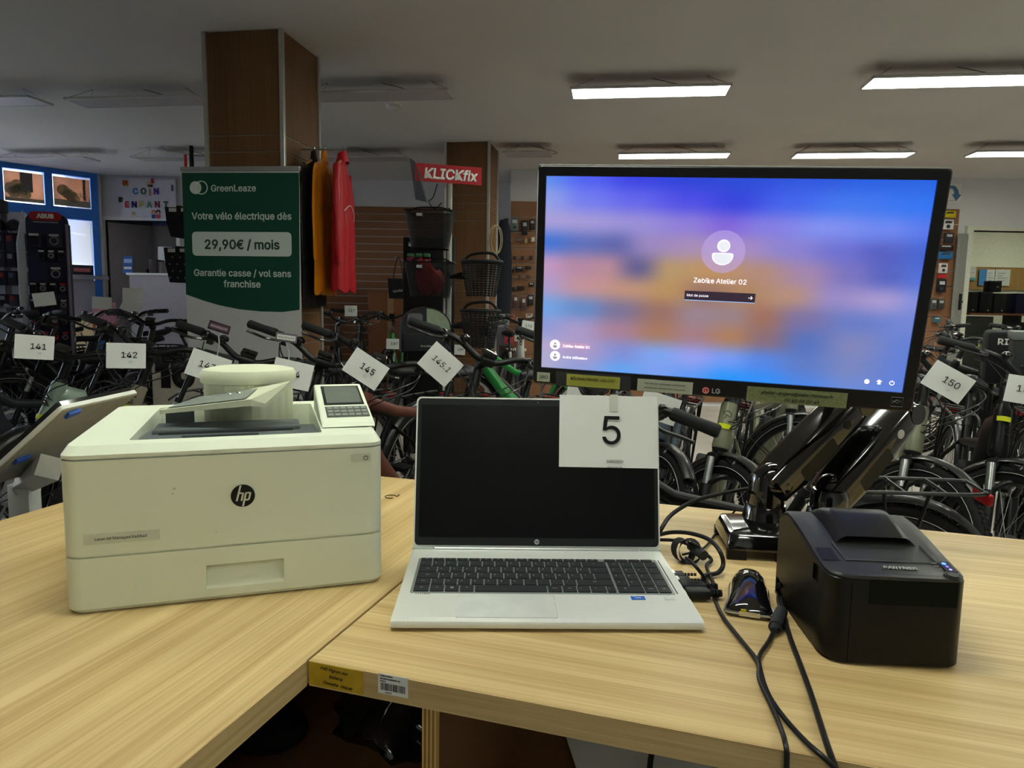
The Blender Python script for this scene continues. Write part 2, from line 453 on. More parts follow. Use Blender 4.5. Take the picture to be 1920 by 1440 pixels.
for px, py, lb in [(262, 191, 'unlit ceiling panel left of the walnut banner column'), (710, 180, 'unlit ceiling panel with smoke detector beside it'),
                   (90, 300, 'unlit ceiling panel by the blue shop front'), (345, 297, 'unlit ceiling panel behind the banner column'),
                   (672, 298, 'unlit ceiling panel above the hanging jackets'), (990, 290, 'unlit ceiling panel behind the basket column'), (-40, 192, 'unlit ceiling panel at the window side')]:
    lamp(*lpx(px, py), False, lb, ln=.5 if px == 990 else 1.12)
# the same lamps go on over and behind the counter (out of view)
for i, (x, y) in enumerate([(.6, 2.5), (2.7, 2.3), (2.6, -.4), (-.35, .85), (.2, -2.6), (4.8, 2.2), (4.9, 4.7)]):
    lamp(x, y, True, 'lit ceiling panel over the counter area, out of view', off=True)
for i, (x, y) in enumerate([(-1.7, 2.9), (-3.9, 3.2)]): lamp(x, y, False, 'unlit ceiling panel over the front bike row')
lamp(8.0, 10.6, True, 'lit ceiling panel inside the office', ln=.9, off=True)
sd = T('smoke_detector', 'small white domed detector on the ceiling', 'detector', TR(*G(737, 200, ZC-.05)[:2], ZC))
MB().lathe([(.075, 0), (.075, -.03), (.07, -.04)], 24).build('base', white, sd)
MB().lathe([(.055, -.04), (.055, -.06), (.04, -.075), (.01, -.08)], 24).build('dome', M('milky white', 'c9c9cc', .4), sd)
# ================================================================ counter
TZ = .906
CM = TR(-.207, .70, 0) @ RZ(-17.1); CI = CM.inverted()
oak_u = wood('oak laminate along', 'ad8f5c', 'd6bd88', (2.2, 240, 240), .42, .10)
oak_v = wood('oak laminate across', 'ad8f5c', 'd6bd88', (240, 2.2, 240), .42, .10)
oak_e = wood('oak edge band', 'ad8f5c', 'd6bd88', (3.5, 190, 190), .5, .14)
oak_f = wood('oak edge band across', 'ad8f5c', 'd6bd88', (190, 3.5, 190), .5, .14)
ct = T('counter', 'long pale oak counter slab carrying laptop, monitor and receipt printer', 'counter', CM)
B(.0008, 2.5, .0014, .725, TZ-.028, TZ, .0009).build('slab', oak_u, ct, sm=False)
B(.0008, 2.5, 0, .0014, TZ-.0276, TZ-.0004).build('edge_band', oak_e, ct, sm=False)
ct2 = T('counter', 'pale oak counter slab under the white laser printer, running toward the viewer', 'counter', CM)
B(-.735, -.0022, -1.3, .725, TZ-.028, TZ, .0009).build('slab', oak_v, ct2, sm=False)
B(-.0022, -.0008, -1.3, -.001, TZ-.0276, TZ-.0004).build('edge_band', oak_f, ct2, sm=False)
cb = T('shelving_unit', 'dark open shelving under the oak counter', 'shelving', CM)
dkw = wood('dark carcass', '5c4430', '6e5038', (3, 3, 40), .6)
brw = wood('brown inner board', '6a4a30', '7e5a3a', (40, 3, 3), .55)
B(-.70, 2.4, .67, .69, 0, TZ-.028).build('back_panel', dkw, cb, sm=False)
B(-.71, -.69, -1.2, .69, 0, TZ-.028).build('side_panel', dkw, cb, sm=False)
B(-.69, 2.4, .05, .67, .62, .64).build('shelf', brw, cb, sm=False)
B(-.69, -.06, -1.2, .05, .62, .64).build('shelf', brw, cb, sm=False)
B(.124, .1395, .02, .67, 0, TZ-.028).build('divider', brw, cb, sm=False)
ply = [M('ply pale', 'd0ab68', .6), M('ply dark', '8a6636', .6)]
for i in range(7):
    B(.124+i*.0155/7, .124+(i+1)*.0155/7, .012, .02, 0, TZ-.028).build('ply_layer', ply[i % 2], cb, sm=False)
B(1.2, 1.2155, .02, .67, 0, TZ-.028).build('divider', brw, cb, sm=False)

def edge_m(px, py, dv=-.0012):     # frame on the front edge of the long slab: x along edge, y up, z to the viewer
    n = CM.to_3x3() @ V((0, -1, 0)); p0 = CM @ V((0, dv, 0))
    p = PL(px, py, p0, n); return fr(p, CM.to_3x3() @ V((1, 0, 0)), (0, 0, 1))
e0, e1 = CI @ edge_m(580, 1262).translation, CI @ edge_m(681, 1280).translation
yt = T('yellow_label', 'yellow tape with handwriting at the inner corner of the counter edge', 'label', edge_m(630, 1271))
wdt = e1.x - e0.x
B(-wdt/2, wdt/2, -.0125, .0125, 0, .0006).build('tape', M('yellow tape', 'c2a02c', .5, var=.12, scale=60), yt, sm=False)
for i, s_ in enumerate(['FAD Pignon dur', 'Batterie', 'Cassette  cliquet']):
    txt(s_, .0062, ink, yt, TR(-.002+.002*i, .0075-.0075*i, .0008) @ RZ(-3), shear=.25, name='handwriting')
bc = T('barcode_label', 'white barcode sticker on the counter edge beside the yellow tape', 'label', edge_m(737, 1285))
B(-.0165, .0165, -.0105, .0105, 0, .0005).build('sticker', paper, bc, sm=False)
random.seed(3); x = -.0135
bars = MB()
while x < .0135:
    wv = random.choice([.0003, .0005, .0008]); bars.box(x, x+wv, -.0065, .001, .0005, .0007); x += wv + random.choice([.0003, .0004, .0007])
bars.build('barcode', ink, bc, sm=False)
txt('CONSTATEMENT', .0024, ink, bc, TR(-.014, .0085, .0007), align='LEFT'); txt('RECONDITIONNEMENT EN', .0024, ink, bc, TR(-.014, .0055, .0007), align='LEFT')
txt('STOCK', .0024, ink, bc, TR(-.014, .0028, .0007), align='LEFT'); txt('1 085,00 €', .0022, ink, bc, TR(-.009, -.0085, .0007), align='LEFT')

# things on the shelf below
sh = .64
def onshelf(px, py, z=sh): return G(px, py, z)
p = onshelf(748, 1420)
rt = T('router', 'black vented box at the back of the shelf under the counter', 'router', CM @ TR(.0, .44, sh))
B(-.09, .09, 0, .12, 0, .06, .006).build('case', blk, rt)
for i in range(5): B(.03, .08, -.001, .001, .012+i*.007, .015+i*.007).build('vent', M('vent grey', '8c8f8e', .5), rt, sm=False)
bg = T('plastic_bag', 'shiny crumpled black plastic bag on the shelf beside the ply panel', 'bag', CM @ TR(-.01, .27, sh))
def bagf(u, v):
    a = 2*math.pi*u; r = .085*math.sin(math.pi*(v*.9+.08))*(1+.22*math.sin(5*a+v*7)+.1*math.sin(11*a-5*v))
    return (r*1.1*math.cos(a), r*math.sin(a), .1*v*(1+.2*math.sin(3*a)))
MB().grid(bagf, 36, 14).build('film', M('black film', '141416', .12, coat=.5, bump=.2), bg, ang=80)
pch = T('black_pouch', 'soft black pouch with red and white print on the lower shelf', 'pouch', CM @ TR(-.215, .2, sh))
MB().ell((0, 0, .033), (.075, .05, .035), 18, 10).build('body', M('black cloth', '121214', .9), pch)
for k_ in range(5): MB().ell((.012*k_-.03, -.045+.004*(k_ % 2), .07+.006*(k_ % 3)), (.004, .003, .003), 8, 5).build('speckle', red if k_ % 2 else lgrey, pch)
for i, (u_, v_, r_) in enumerate([(-.40, .2, .07), (-.34, .35, .06), (-.18, .42, .05)]):
    cbl = tag(MB().tube([(r_*math.cos(a/32*6.2832), r_*.7*math.sin(a/32*6.2832), .034+.03*math.sin(a/32*12.566)) for a in range(32)], .004, 6, closed=True).build('cable_coil', M('pale cable', '9a9a90', .5) if i == 0 else blk, None, CM @ TR(u_, v_, sh)),
        ['pale grey cable loop on the shelf under the counter corner', 'black cable loop deep in the shelf corner', 'small black cable loop near the router'][i], 'cable', 'loose cables on the shelf')
ppr = T('paper_stack', 'loose white papers on the shelf right of the ply panel', 'papers', CM @ TR(.33, .30, sh) @ RZ(12))
for i in range(5): B(-.1, .11, -.14, .15, .004*i, .004*i+.003).build('sheet', paper, ppr, RZ(i*5-8), sm=False)
for i, (u_, r_) in enumerate([(.40, .07), (.54, .06)]):
    pts = [CM @ V((u_ + r_*math.cos(t), .2+.02*t, .67 + .14*math.sin(t))) for t in [k_*.35 for k_ in range(10)]]
    tag(MB().tube(catmull(pts, 3), .004, 6).build('hanging_cable', blk), ['black cable arching over the papers on the shelf', 'black cable arching at the back of the open shelf'][i], 'cable', 'cables under the counter')

# ================================================================ laser printer
PM = TR(-.515, .789, TZ) @ RZ(18.9)
lp = T('laser_printer', 'white laser printer with black round logo standing on the counter', 'printer', PM)
pw = M('printer white', 'dfe6d2', .45, var=.02, scale=8, bump=.02); pw2 = pw
pg = M('tray grey', '5d6466', .45); pgd = M('tray dark', '43494b', .5)
PW, PD = .368, .335
def ringz(x0, x1, y0, y1, r, z, k=5): return [(a, b, z) for a, b in rrect(x0, x1, y0, y1, r, k)]
dmb = MB().loft([ringz(.004, PW-.004, .004, PD, .016, .001), ringz(0, PW, 0, PD, .018, .006), ringz(0, PW, 0, PD, .018, .0675)])
dmb.f = [f for f in dmb.f if not (len(f) == 4 and all(abs(dmb.v[i][1]) < 1e-6 and dmb.v[i][2] > .005 for i in f) and max(dmb.v[i][0] for i in f) - min(dmb.v[i][0] for i in f) > .1)]
fa, fb2, ha, hb, za, zb = .018, PW-.018, .152, .243, .016, .046
dmb.add([(fa, 0, .006), (fb2, 0, .006), (fb2, 0, .0675), (fa, 0, .0675), (ha, 0, za), (hb, 0, za), (hb, 0, zb), (ha, 0, zb)], [[0, 1, 5, 4], [1, 2, 6, 5], [2, 3, 7, 6], [3, 0, 4, 7]])
dr = dmb.build('paper_drawer', pw2, lp)
# handle pocket
hx0, hx1 = .152, .243
MB().add([(hx0, .016, .046), (hx1, .016, .046), (hx1, 0, .016), (hx0, 0, .016), (hx0, 0, .046), (hx1, 0, .046)], [[3, 2, 1, 0], [0, 1, 5, 4], [0, 4, 3], [1, 2, 5]]).build('pull_pocket', pw2, dr, sm=False)
MB().box(.073, .0745, -.0009, 0, .028, .045).box(.073, .079, -.0009, 0, .044, .0452).box(.073, .079, -.0009, 0, .028, .0292).build('level_mark', pw, dr, sm=False)
txt('2', .011, pw, dr, fr((.34, -.0004, .035), (1, 0, 0), (0, 0, 1)))
MB().loft([ringz(.003, PW-.003, .003, PD, .017, .0675), ringz(.003, PW-.003, .003, PD, .017, .070)]).build('seam', pw, lp)
MB().loft([ringz(0, PW, 0, PD, .018, .070), ringz(0, PW, 0, PD, .018, .1835)]).build('body', pw2, lp)
MB().loft([ringz(.003, PW-.003, .003, PD, .017, .1835), ringz(.003, PW-.003, .003, PD, .017, .1855)]).build('seam', pw, lp)
rx0, rx1, ry0, ry1 = .068, .294, .032, .30
ZT = .199
MB().loft([ringz(0, PW, 0, PD, .018, .1855), ringz(0, PW, 0, PD, .018, .190), ringz(.006, PW-.006, .010, PD, .016, .1995), ringz(.014, PW-.014, .02, PD-.01, .012, ZT), ringz(rx0, rx1, ry0, ry1, .006, ZT+.001), ringz(rx0+.002, rx1-.002, ry0+.002, ry1-.002, .005, .165)], cap=False).build('top_cover', pw, lp)
B(rx0, rx1, ry0, ry1, .150, .166).build('output_tray', M('tray black', '17181a', .5), lp, sm=False)
ot = MB().loft([[(rx0+.003, ry0+.003, .195), (rx1-.003, ry0+.003, .195), (rx1-.003, ry0+.003, .16), (rx0+.003, ry0+.003, .16)], [(rx0+.003, .12, .19), (rx1-.003, .12, .19), (rx1-.003, .12, .16), (rx0+.003, .12, .16)], [(rx0+.003, .18, .186), (rx1-.003, .18, .186), (rx1-.003, .18, .16), (rx0+.003, .18, .16)]]).build('tray_floor', pg, lp, sm=False)
B(.12, .215, .046, .094, .1875, .1882).build('finger_recess', pg, ot, sm=False)
B(.09, .26, .110, .113, .19, .194).build('paper_rest', pgd, ot, sm=False)
B(.08, .27, .12, .18, .186, .1955, .003).build('paper_flap', pg, ot)
for q in [c_ for c_ in lp.children if c_.name.startswith('seam')]: cut(q, B(rx0+.001, rx1-.001, ry0+.001, ry1-.001, .151, .3))
cut([c_ for c_ in lp.children if c_.name.startswith('body')][0], MB().box(rx0+.001, rx1-.001, ry0+.001, ry1-.001, .151, .3).prism(rrect(.3270, .3530, .1649, .1761, .0018, 3), -.0012, .01, Matrix(((1, 0, 0, 0), (0, 0, -1, 0), (0, 1, 0, 0), (0, 0, 0, 1)))))
cut(ot, B(.12, .215, .046, .094, .188, .25))
for i in range(3): B(.08+.07*i, .12+.07*i, .26, .262, .17, .2).build('slot_rib', pgd, lp, sm=False)
# control panel
cp = MB()
prof = [(.062, .2), (.070, .2045), (.075, .2055), (.235, .238), (.243, .236), (.245, .2)]
cp.loft([[(.296, y, z) for y, z in prof], [(.298, y, z+.001) for y, z in prof], [(PW-.004, y, z+.001) for y, z in prof], [(PW-.001, y, z) for y, z in prof]])
cp_o = cp.build('control_panel', pw, lp, sm=False)
cpm = fr((.298, .0755, .2068), (1, 0, 0), (0, .16, .0325))
B(.007, .064, .066, .152, 0, .0006).build('screen_frame', M('panel black', '2a2d2c', .35), cp_o, cpm, sm=False)
B(.011, .061, .072, .146, .0006, .0012).build('display', M('dim lcd', '6a716a', .25), cp_o, cpm, sm=False)
B(.007, .066, .015, .058, 0, .0006).build('keypad', M('keypad grey', '5a5f5a', .5), cp_o, cpm, sm=False)
for r_ in range(3):
    for c_ in range(6):
        B(.009+c_*.0095, .0165+c_*.0095, .018+r_*.0135, .027+r_*.0135, .0006, .0016, .0003).build('key', M('key grey', '868c85', .5), cp_o, cpm, sm=False)
# logo, button, label
lgm = fr((.1965, -.0005, .131), (1, 0, 0), (0, 0, 1))
lg = MB().prism(circ(0, 0, .0140, 40), 0, .0006).build('logo', M('logo black', '141614', .4), lp, lgm, sm=False)
wl_ = M('logo white', 'd4dac8', .5)
q = MB()
def sl(x0, y0, x1, y1, wd): q.add([(x0-wd/2, y0, .001), (x0+wd/2, y0, .001), (x1+wd/2, y1, .001), (x1-wd/2, y1, .001)], [[0, 1, 2, 3]])
sl(-.0072, -.0062, -.0024, .0132, .0022); sl(-.0018, -.0062, .0002, .0022, .0022); q.add([(-.0040, .0045, .001), (.0002, .0045, .001), (.0018, .0030, .001), (.0012, .0018, .001), (-.0004, .0026, .001), (-.0044, .0026, .001)], [[5, 4, 3, 2, 1, 0]])
sl(-.0002, -.0132, .0040, .0045, .0022); q.add([(.0028, .0045, .001), (.0088, .0045, .001), (.0098, .0032, .001), (.0080, -.0045, .001), (.0062, -.0062, .001), (.0010, -.0062, .001), (.0014, -.0043, .001), (.0054, -.0043, .001), (.0060, -.0038, .001), (.0074, .0018, .001), (.0068, .0026, .001), (.0034, .0026, .001)], [[0, 11, 10, 1], [1, 10, 9, 2], [2, 9, 8, 3], [3, 8, 7, 4], [4, 7, 6, 5]])
q.build('logo_letters', wl_, lg, sm=False)
pb = MB().prism(rrect(-.0125, .0125, -.0052, .0052, .0016, 3), 0, .0007).build('power_button', M('btn white', 'c9d0bd', .45), lp, fr((.340, -.0005, .1705), (1, 0, 0), (0, 0, 1)), sm=False)
MB().torus(.0026, .0004, 18, 4, TR(.006, 0, .0009), 115, 425).tube([(.006, .0005, .0009), (.006, .0034, .0009)], .0004, 4).build('power_symbol', ink, pb)
ml = B(-.04, .04, -.0062, .0062, 0, .0004).build('model_label', M('label film', 'cbd2c0', .4), lp, fr((.0625, -.0005, .0905), (1, 0, 0), (0, 0, 1)), sm=False)
txt('LaserJet Managed E40040', .0062, M('label grey ink', '585e58', .6), ml, TR(-.001, 0, .0006))
for i, (x_, z_, r_) in enumerate([(.12, .145, .0016), (.118, .139, .0012), (.165, .088, .001)]):
    MB().add([(p[0], -.0003, p[1]) for p in circ(x_, z_, r_, 12)], [list(range(12))]).build('scuff', M('scuff', 'c0c6b4', .6), lp, sm=False)

# ---- white domed device on the printer
DM = PM @ TR(.200, .243, .193)
dd = T('domed_device', 'white round ribbed device with tilted plate resting on the laser printer', 'device', DM)
cr_w = M('cream plastic', 'd6dac0', .5, var=.02)
rb = []
nseg = 96
for z_, k_ in ((-.0265, 1), (.052, 1)):
    rb.append([(k_*(.0635 + .0008*(i % 4 < 2))*math.cos(2*math.pi*i/nseg), k_*(.0635+.0008*(i % 4 < 2))*math.sin(2*math.pi*i/nseg)*.84, z_) for i in range(nseg)])
MB().loft(rb).build('ribbed_body', cr_w, dd, sm=False)
MB().lathe([(.0685, .053), (.0695, .056), (.0695, .066), (.066, .072), (.05, .0755), (.01, .077)], 48, Matrix.Diagonal((1, .84, 1, 1))).build('lid', cr_w, dd)
def pt(px, py, y): return DM.inverted() @ Y(px, py, y)
A_, B_, C_, D_ = pt(299, 769, .955), pt(470, 749, .955), pt(497, 724, 1.03), pt(372, 744, 1.05)
E_ = pt(545, 714, 1.0); F_ = pt(497, 757, .965)
dz = V((0, 0, -.009))
pl = MB().loft([[A_, B_, C_, D_], [A_+dz*.6, B_+dz, C_+dz, D_+dz*.6]])
pl.add([B_, F_, E_, C_, B_+dz, F_+dz*.6, E_+dz, C_+dz], [[0, 1, 2, 3], [0, 4, 5, 1], [1, 5, 6, 2], [4, 7, 6, 5], [2, 6, 7, 3]])
plo = pl.build('tilted_plate', cr_w, dd, sm=False)
up = V((0, 0, .0012))
def q4(a, b): return A_*(1-a)*(1-b) + B_*a*(1-b) + C_*a*b + D_*(1-a)*b + up
MB().add([q4(.05, .06), q4(.93, .06), q4(.93, .84), q4(.05, .84)], [[0, 1, 2, 3]]).build('grey_face', M('silver grey face', '868d86', .35), plo, sm=False)
for a_ in (.62, .74): MB().ell(q4(a_, .6)+V((0, 0, .001)), (.004, .003, .0012), 10, 6).build('stud', chrome, plo)

# ---- customer display, seen from behind
A3, B3, C3 = Y(115, 764, 1.25), Y(258, 733, 1.45), Y(0, 872, 1.28)
ex = (B3-A3).normalized(); ey = (A3-C3); ey = (ey - ex*ey.dot(ex)).normalized()
KM = fr(A3, ex, ey)        # z toward the glass side (up-left)
if (KM.to_3x3() @ V((0, 0, 1))).dot(CAM - A3) > 0: KM = KM @ Matrix.Diagonal((1, 1, -1, 1))     # local +z is the glass side, away from us
cd = T('customer_display', 'tilted customer screen seen from behind with blue clips, left of the laser printer', 'display', KM)
kl, kh = (B3-A3).length, .26
MB().prism(rrect(0, kl, -kh, 0, .008, 4), -.004, .004).build('white_rim', M('display white', 'cfd2ca', .45), cd)
MB().prism(rrect(.004, kl-.004, -kh+.004, -.004, .006, 4), .004, .014).build('black_bezel', gloss, cd)
B(.006, kl-.006, -kh+.006, -.006, -.006, -.004).build('grey_back', M('display back', '8d8f8a', .55), cd, sm=False)
for y_ in (-.012, -.16): MB().prism([(kl*.1, y_), (kl*.22, y_+.006), (kl*.24, y_-.008), (kl*.12, y_-.016)], -.012, -.006).build('blue_clip', M('blue clip', '2f5bb8', .4), cd, sm=False)
ps = T('display_stand', 'pale grey post holding the customer screen beside the counter end', 'stand', TR(*Y(46, 930, 1.42)[:2], 0))
stg = M('stand grey', 'b4b8b4', .45)
pz = Y(46, 905, 1.42).z
B(-.022, .022, -.02, .02, .02, pz, .003).build('post', stg, ps)
B(-.16, .16, -.14, .14, 0, .02, .004).build('foot', stg, ps)
pa = T_ = ps.matrix_basis.inverted() @ (KM @ V((kl*.3, -.15, -.045)))
MB().tube([(0, 0, pz-.02), (0, 0, pz), pa], [.024, .024, .03], 4).build('arm', stg, ps, sm=False)

# ================================================================ laptop
LM = TR(.0465, .773, TZ) @ RZ(1.5)
lt = T('laptop', 'open silver laptop with black screen and a number 5 sheet on it', 'laptop', LM)
alum = M('laptop aluminium', 'dfe2dc', .36, .25, var=.02, scale=300)
LW = .3594
prof = [(0, .004), (-.0008, .0075), (.001, .0115), (.008, .0135), (.222, .0178), (.236, .0178), (.236, .004), (.22, .002), (.02, .002)]
MB().loft([[(-LW/2, y, z*.9+.0004) for y, z in prof], [(-LW/2+.003, y, z) for y, z in prof], [(LW/2-.003, y, z) for y, z in prof], [(LW/2, y, z*.9+.0004) for y, z in prof]]).build('base', alum, lt)
def dk(y): return .0135 + (y-.008)*(.0043/.214)
dm = fr((0, .008, .0136), (1, 0, 0), (0, .214, .0043))     # deck frame, y=0 at .008
kbx0, kbx1, kby0, kby1 = -.1635, .1615, .067, .176
kb = MB().prism(rrect(kbx0-.003, kbx1+.003, kby0-.003, kby1+.002, .003, 3), -.001, .0002).build('keyboard', M('key well', '8f9693', .45, .4), lt, dm, sm=False)
keym = M('key black', '2b2e30', .55); legm = M('key legend', 'b8bdbc', .6)
W_ = kbx1 - kbx0; u_ = W_/ (15 + 4.1)
def krow(y0, y1, items, x=kbx0):
    for wq, s_ in items:
        if s_ is not None:
            ko = MB().prism(rrect(x+.0009, x+wq*u_-.0009, y0+.0009, y1-.0009, .0012, 2), .0002, .0016).build('key', keym, kb, sm=False)
            if s_: txt(s_, .0052 if len(s_) < 2 else .0034, legm, ko, TR(x+.3*wq*u_ if len(s_) < 2 else x+wq*u_/2, (y0+y1)/2+.001, .0018), ex=.0001)
        x += wq*u_
rh = (kby1-kby0-.009)/5
y5 = kby1-.009
fw = 15/15
krow(y5, kby1, [(fw*.965, 'esc')] + [(fw*.965, 'f%d' % i) for i in range(1, 13)] + [(fw*.965, 'ins'), (fw*.965, 'del'), (.43, None), (1, ''), (1, ''), (1, ''), (1, '')])
krow(y5-rh, y5, [(1, c_) for c_ in '²&é"\'(-è_çà)='] + [(2, '<-'), (.1, None), (1, 'ver'), (1, '/'), (1, '*'), (1, '-')])
krow(y5-2*rh, y5-rh, [(1.5, 'tab')] + [(1, c_) for c_ in 'AZERTYUIOP^$'] + [(1.5, '<'), (.1, None), (1, '7'), (1, '8'), (1, '9'), (1, '+')])
krow(y5-3*rh, y5-2*rh, [(1.7, 'caps')] + [(1, c_) for c_ in 'QSDFGHJKLMù*'] + [(1.3, ''), (.1, None), (1, '4'), (1, '5'), (1, '6'), (1, '')])
krow(y5-4*rh, y5-3*rh, [(1.2, 'shift')] + [(1, c_) for c_ in '<WXCVBN,;:!'] + [(2.8, 'shift'), (.1, None), (1, '1'), (1, '2'), (1, '3'), (1, '-')])
krow(kby0, y5-4*rh, [(1.2, 'ctrl'), (1.1, 'fn'), (1.1, ''), (1.1, 'alt'), (5.4, ''), (1.1, 'alt gr'), (1.1, 'ctrl'), (1.0, '<'), (1.2, '^'), (.7, '>'), (.1, None), (2, '0'), (1, 'suppr'), (1, 'entr')])
wkm = TR(kbx0+2.85*u_, (kby0+y5-4*rh)/2, .0018)
MB().box(-.002, -.0002, -.002, -.0002, 0, .0001, wkm).box(.0002, .002, -.002, -.0002, 0, .0001, wkm).box(-.002, -.0002, .0002, .002, 0, .0001, wkm).box(.0002, .002, .0002, .002, 0, .0001, wkm).build('windows_mark', legm, kb, sm=False)
MB().prism(rrect(kbx1+.0052, kbx1+.0066, kby0, kby1, .0004, 2), -.0005, .0002).build('deck_groove', dgrey, lt, dm, sm=False)
cut([c_ for c_ in lt.children if c_.name.startswith('base')][0], MB().prism(rrect(-.1066, .0116, -.0006, .0586, .002, 3), -.0012, .01, dm))
MB().prism(rrect(-.1060, .0110, 0, .0580, .002, 3), -.0013, .00005).build('touchpad', M('touchpad silver', 'dadeda', .38, .2), lt, dm, sm=False)
st = B(.1065, .1235, .049, .0585, 0, .0005).build('blue_sticker', M('sticker blue', '1f62c4', .35), lt, dm, sm=False)
txt('CORE', .0042, paper, st, TR(.1148, .0533, .0007)); txt('intel', .0022, paper, st, TR(.1105, .0572, .0007))
txt('i5', .002, paper, st, TR(.121, .0505, .0007))
B(.148, .160, .049, .0565, -.0002, .0003).build('fingerprint_reader', M('fp silver', '9ba19e', .3, .6), lt, dm, sm=False)
txt('PROBOOK', .0034, M('engraved', '8b918e', .4, .4), lt, dm @ TR(-.150, .0615, .0003), gap=1.6)
# lid
tilt = 13.5
HM = TR(0, .2235, .0165) @ RX(-tilt)        # y away is -z of the lid; lid plane x, z up
lidh = .2215
LL = HM @ RX(90)                              # local x right, y up the lid, z toward the user
lid = MB().prism(rrect(-LW/2, LW/2, .003, lidh, .007, 4), -.0052, .0005).build('lid', alum, lt, LL, sm=False)
MB().prism(rrect(-LW/2+.0022, LW/2-.0022, .006, lidh-.0022, .006, 4), .0005, .0011).build('bezel', M('bezel black', '1c2022', .4), lid, sm=False)
B(-.172, .172, .0175, lidh-.0115, .0011, .0014).build('screen', M('dark lcd', '07090b', .28, spec=.14), lid, sm=False)
MB().prism(circ(0, 0, .0014, 14), .0011, .0017).build('webcam', M('cam lens', '55605f', .2), lid, TR(.0, lidh-.0065, 0), sm=False)
lgo = MB().prism(circ(0, 0, .0037, 24), .0011, .0015).build('logo', M('logo silver', 'c4cac8', .3, .3), lid, TR(-.0005, .0118, 0), sm=False)
txt('hp', .0062, M('bezel black', '1c2022', .4), lgo, TR(0, .0004, .0017), shear=.25, off=.00012)
hg = MB().cyl((-.148, .2235, .0155), (.148, .2235, .0155), .0058, n=16).build('hinge', M('hinge silver', 'a2a8a5', .35, .6), lt)
for sx_ in (-1, 1): B(min(sx_*LW/2, sx_*.150), max(sx_*LW/2, sx_*.150), .219, .2335, .0165, .021, .001).build('hinge_block', M('hinge pale', 'b9c0bb', .35, .5), lt, sm=False)
# usb / hdmi plugs in the right side
for i, (y_, ln, hh) in enumerate([(.092, .043, .011), (.117, .046, .009), (.140, .03, .006), (.162, .026, .005)]):
    t = T('cable_plug', ['thick black plug nearest the user in the laptop side', 'second black plug in the laptop side', 'thin black plug in the laptop side, third along', 'thin black plug closest to the laptop hinge'][i], 'plug', LM @ TR(LW/2, y_, .0035), group='plugs in the laptop side')
    B(0, .006, -.006, .006, .002, .007).build('contact', silver, t, sm=False)
    B(.003, ln*.75, -.0095, .0095, 0, hh, .002).build('shell', M('plug black', '1f2123', .45), t)
    for k_ in range(4): MB().cyl((ln*.75+k_*.0045, 0, hh/2), (ln*.75+k_*.0045+.003, 0, hh/2), hh*.42, n=12).build('strain_relief', blk, t)

# number 5 sheet taped to the laptop lid
def sheet(m, w_, h_, num, sub, label, size, group=None, bend=.004, nx=0, ny=0, handwritten=False, fold=False):
    t = T('number_sheet', label, 'paper sheet', m, group)
    def f(u, v): return ((u-.5)*w_, (v-.5)*h_, bend*(math.cos(3.1*(u-.5)) - .6) - bend*.5*(v-.5)**2)
    MB().grid(f, 8, 5).build('sheet', paper, t, ang=80)
    if num.strip(): txt(num, size, ink, t, TR(nx, ny, bend+.0006), shear=.18 if handwritten else 0, off=0 if handwritten else size*.003, name='number')
    if sub:
        for i, s_ in enumerate(sub): txt(s_, size*.075, ink, t, TR(nx+w_*.035, ny-size*.56-i*size*.12, bend+.0006), name='small_print')
    return t
LLw = LM @ LL
p5 = LLw.inverted() @ PL(1141, 809, LLw.translation + LLw.to_3x3() @ V((0, 0, .003)), LLw.to_3x3() @ V((0, 0, 1)))
sh5 = sheet(LLw @ TR(p5.x, p5.y, .0025) @ RZ(-.4), .146, .1065, '5', ['01/07/2026', 'N6110125'], 'white sheet with large number 5 taped over the laptop screen corner', .081, bend=.0006, nx=.0045, ny=.002)
B(-.006, .006, .03, .055, .0008, .001).build('tape', M('clear tape', 'c9ccc4', .2), sh5, TR(.008, 0, 0), sm=False)
# ================================================================ monitor
MT = fr((.0467, 1.102, 1.4699), (.980, -.2259, -.0321), (-.0039, -.1476, .9825)); MI = MT.inverted()
MN = MT.to_3x3() @ V((0, 0, 1))
def mp(px, py): return (MI @ PL(px, py, MT.translation, MN)).xy
SW, SH = .5345, .297
mo = T('monitor', 'wide black monitor showing a blue and orange blurred login screen', 'monitor', MT)
bez = M('monitor bezel', '090b10', .28, var=.05, spec=.3)
x0, x1, y0, y1 = -.0135, SW+.0165, -SH-.0275, .0155
MB().prism(rrect(x0, x1, y0, y1, .006, 4), -.03, -.001).build('housing', M('monitor back', '17181a', .4), mo, sm=False)
fb = MB().loft([[(a, b, z) for a, b in rrect(x0+i_, x1-i_, y0+i_, y1-i_, .006, 4)] for i_, z in ((0, -.001), (0, .002), (.002, .004))] + [[(a, b, .004) for a, b in rrect(0, SW, -SH, 0, .0005, 4)], [(a, b, -.0005) for a, b in rrect(0, SW, -SH, 0, .0005, 4)]], cap=False).build('bezel', bez, mo, sm=False)
MB().tube([(x0+.003, y1, .0015), (x1-.003, y1, .0015)], .0014, 6).build('rim_highlight', M('rim highlight grey', 'a2a6a6', .3, .3), mo)  # grey edge strip, coloured pale to paint the highlight along the bezel top
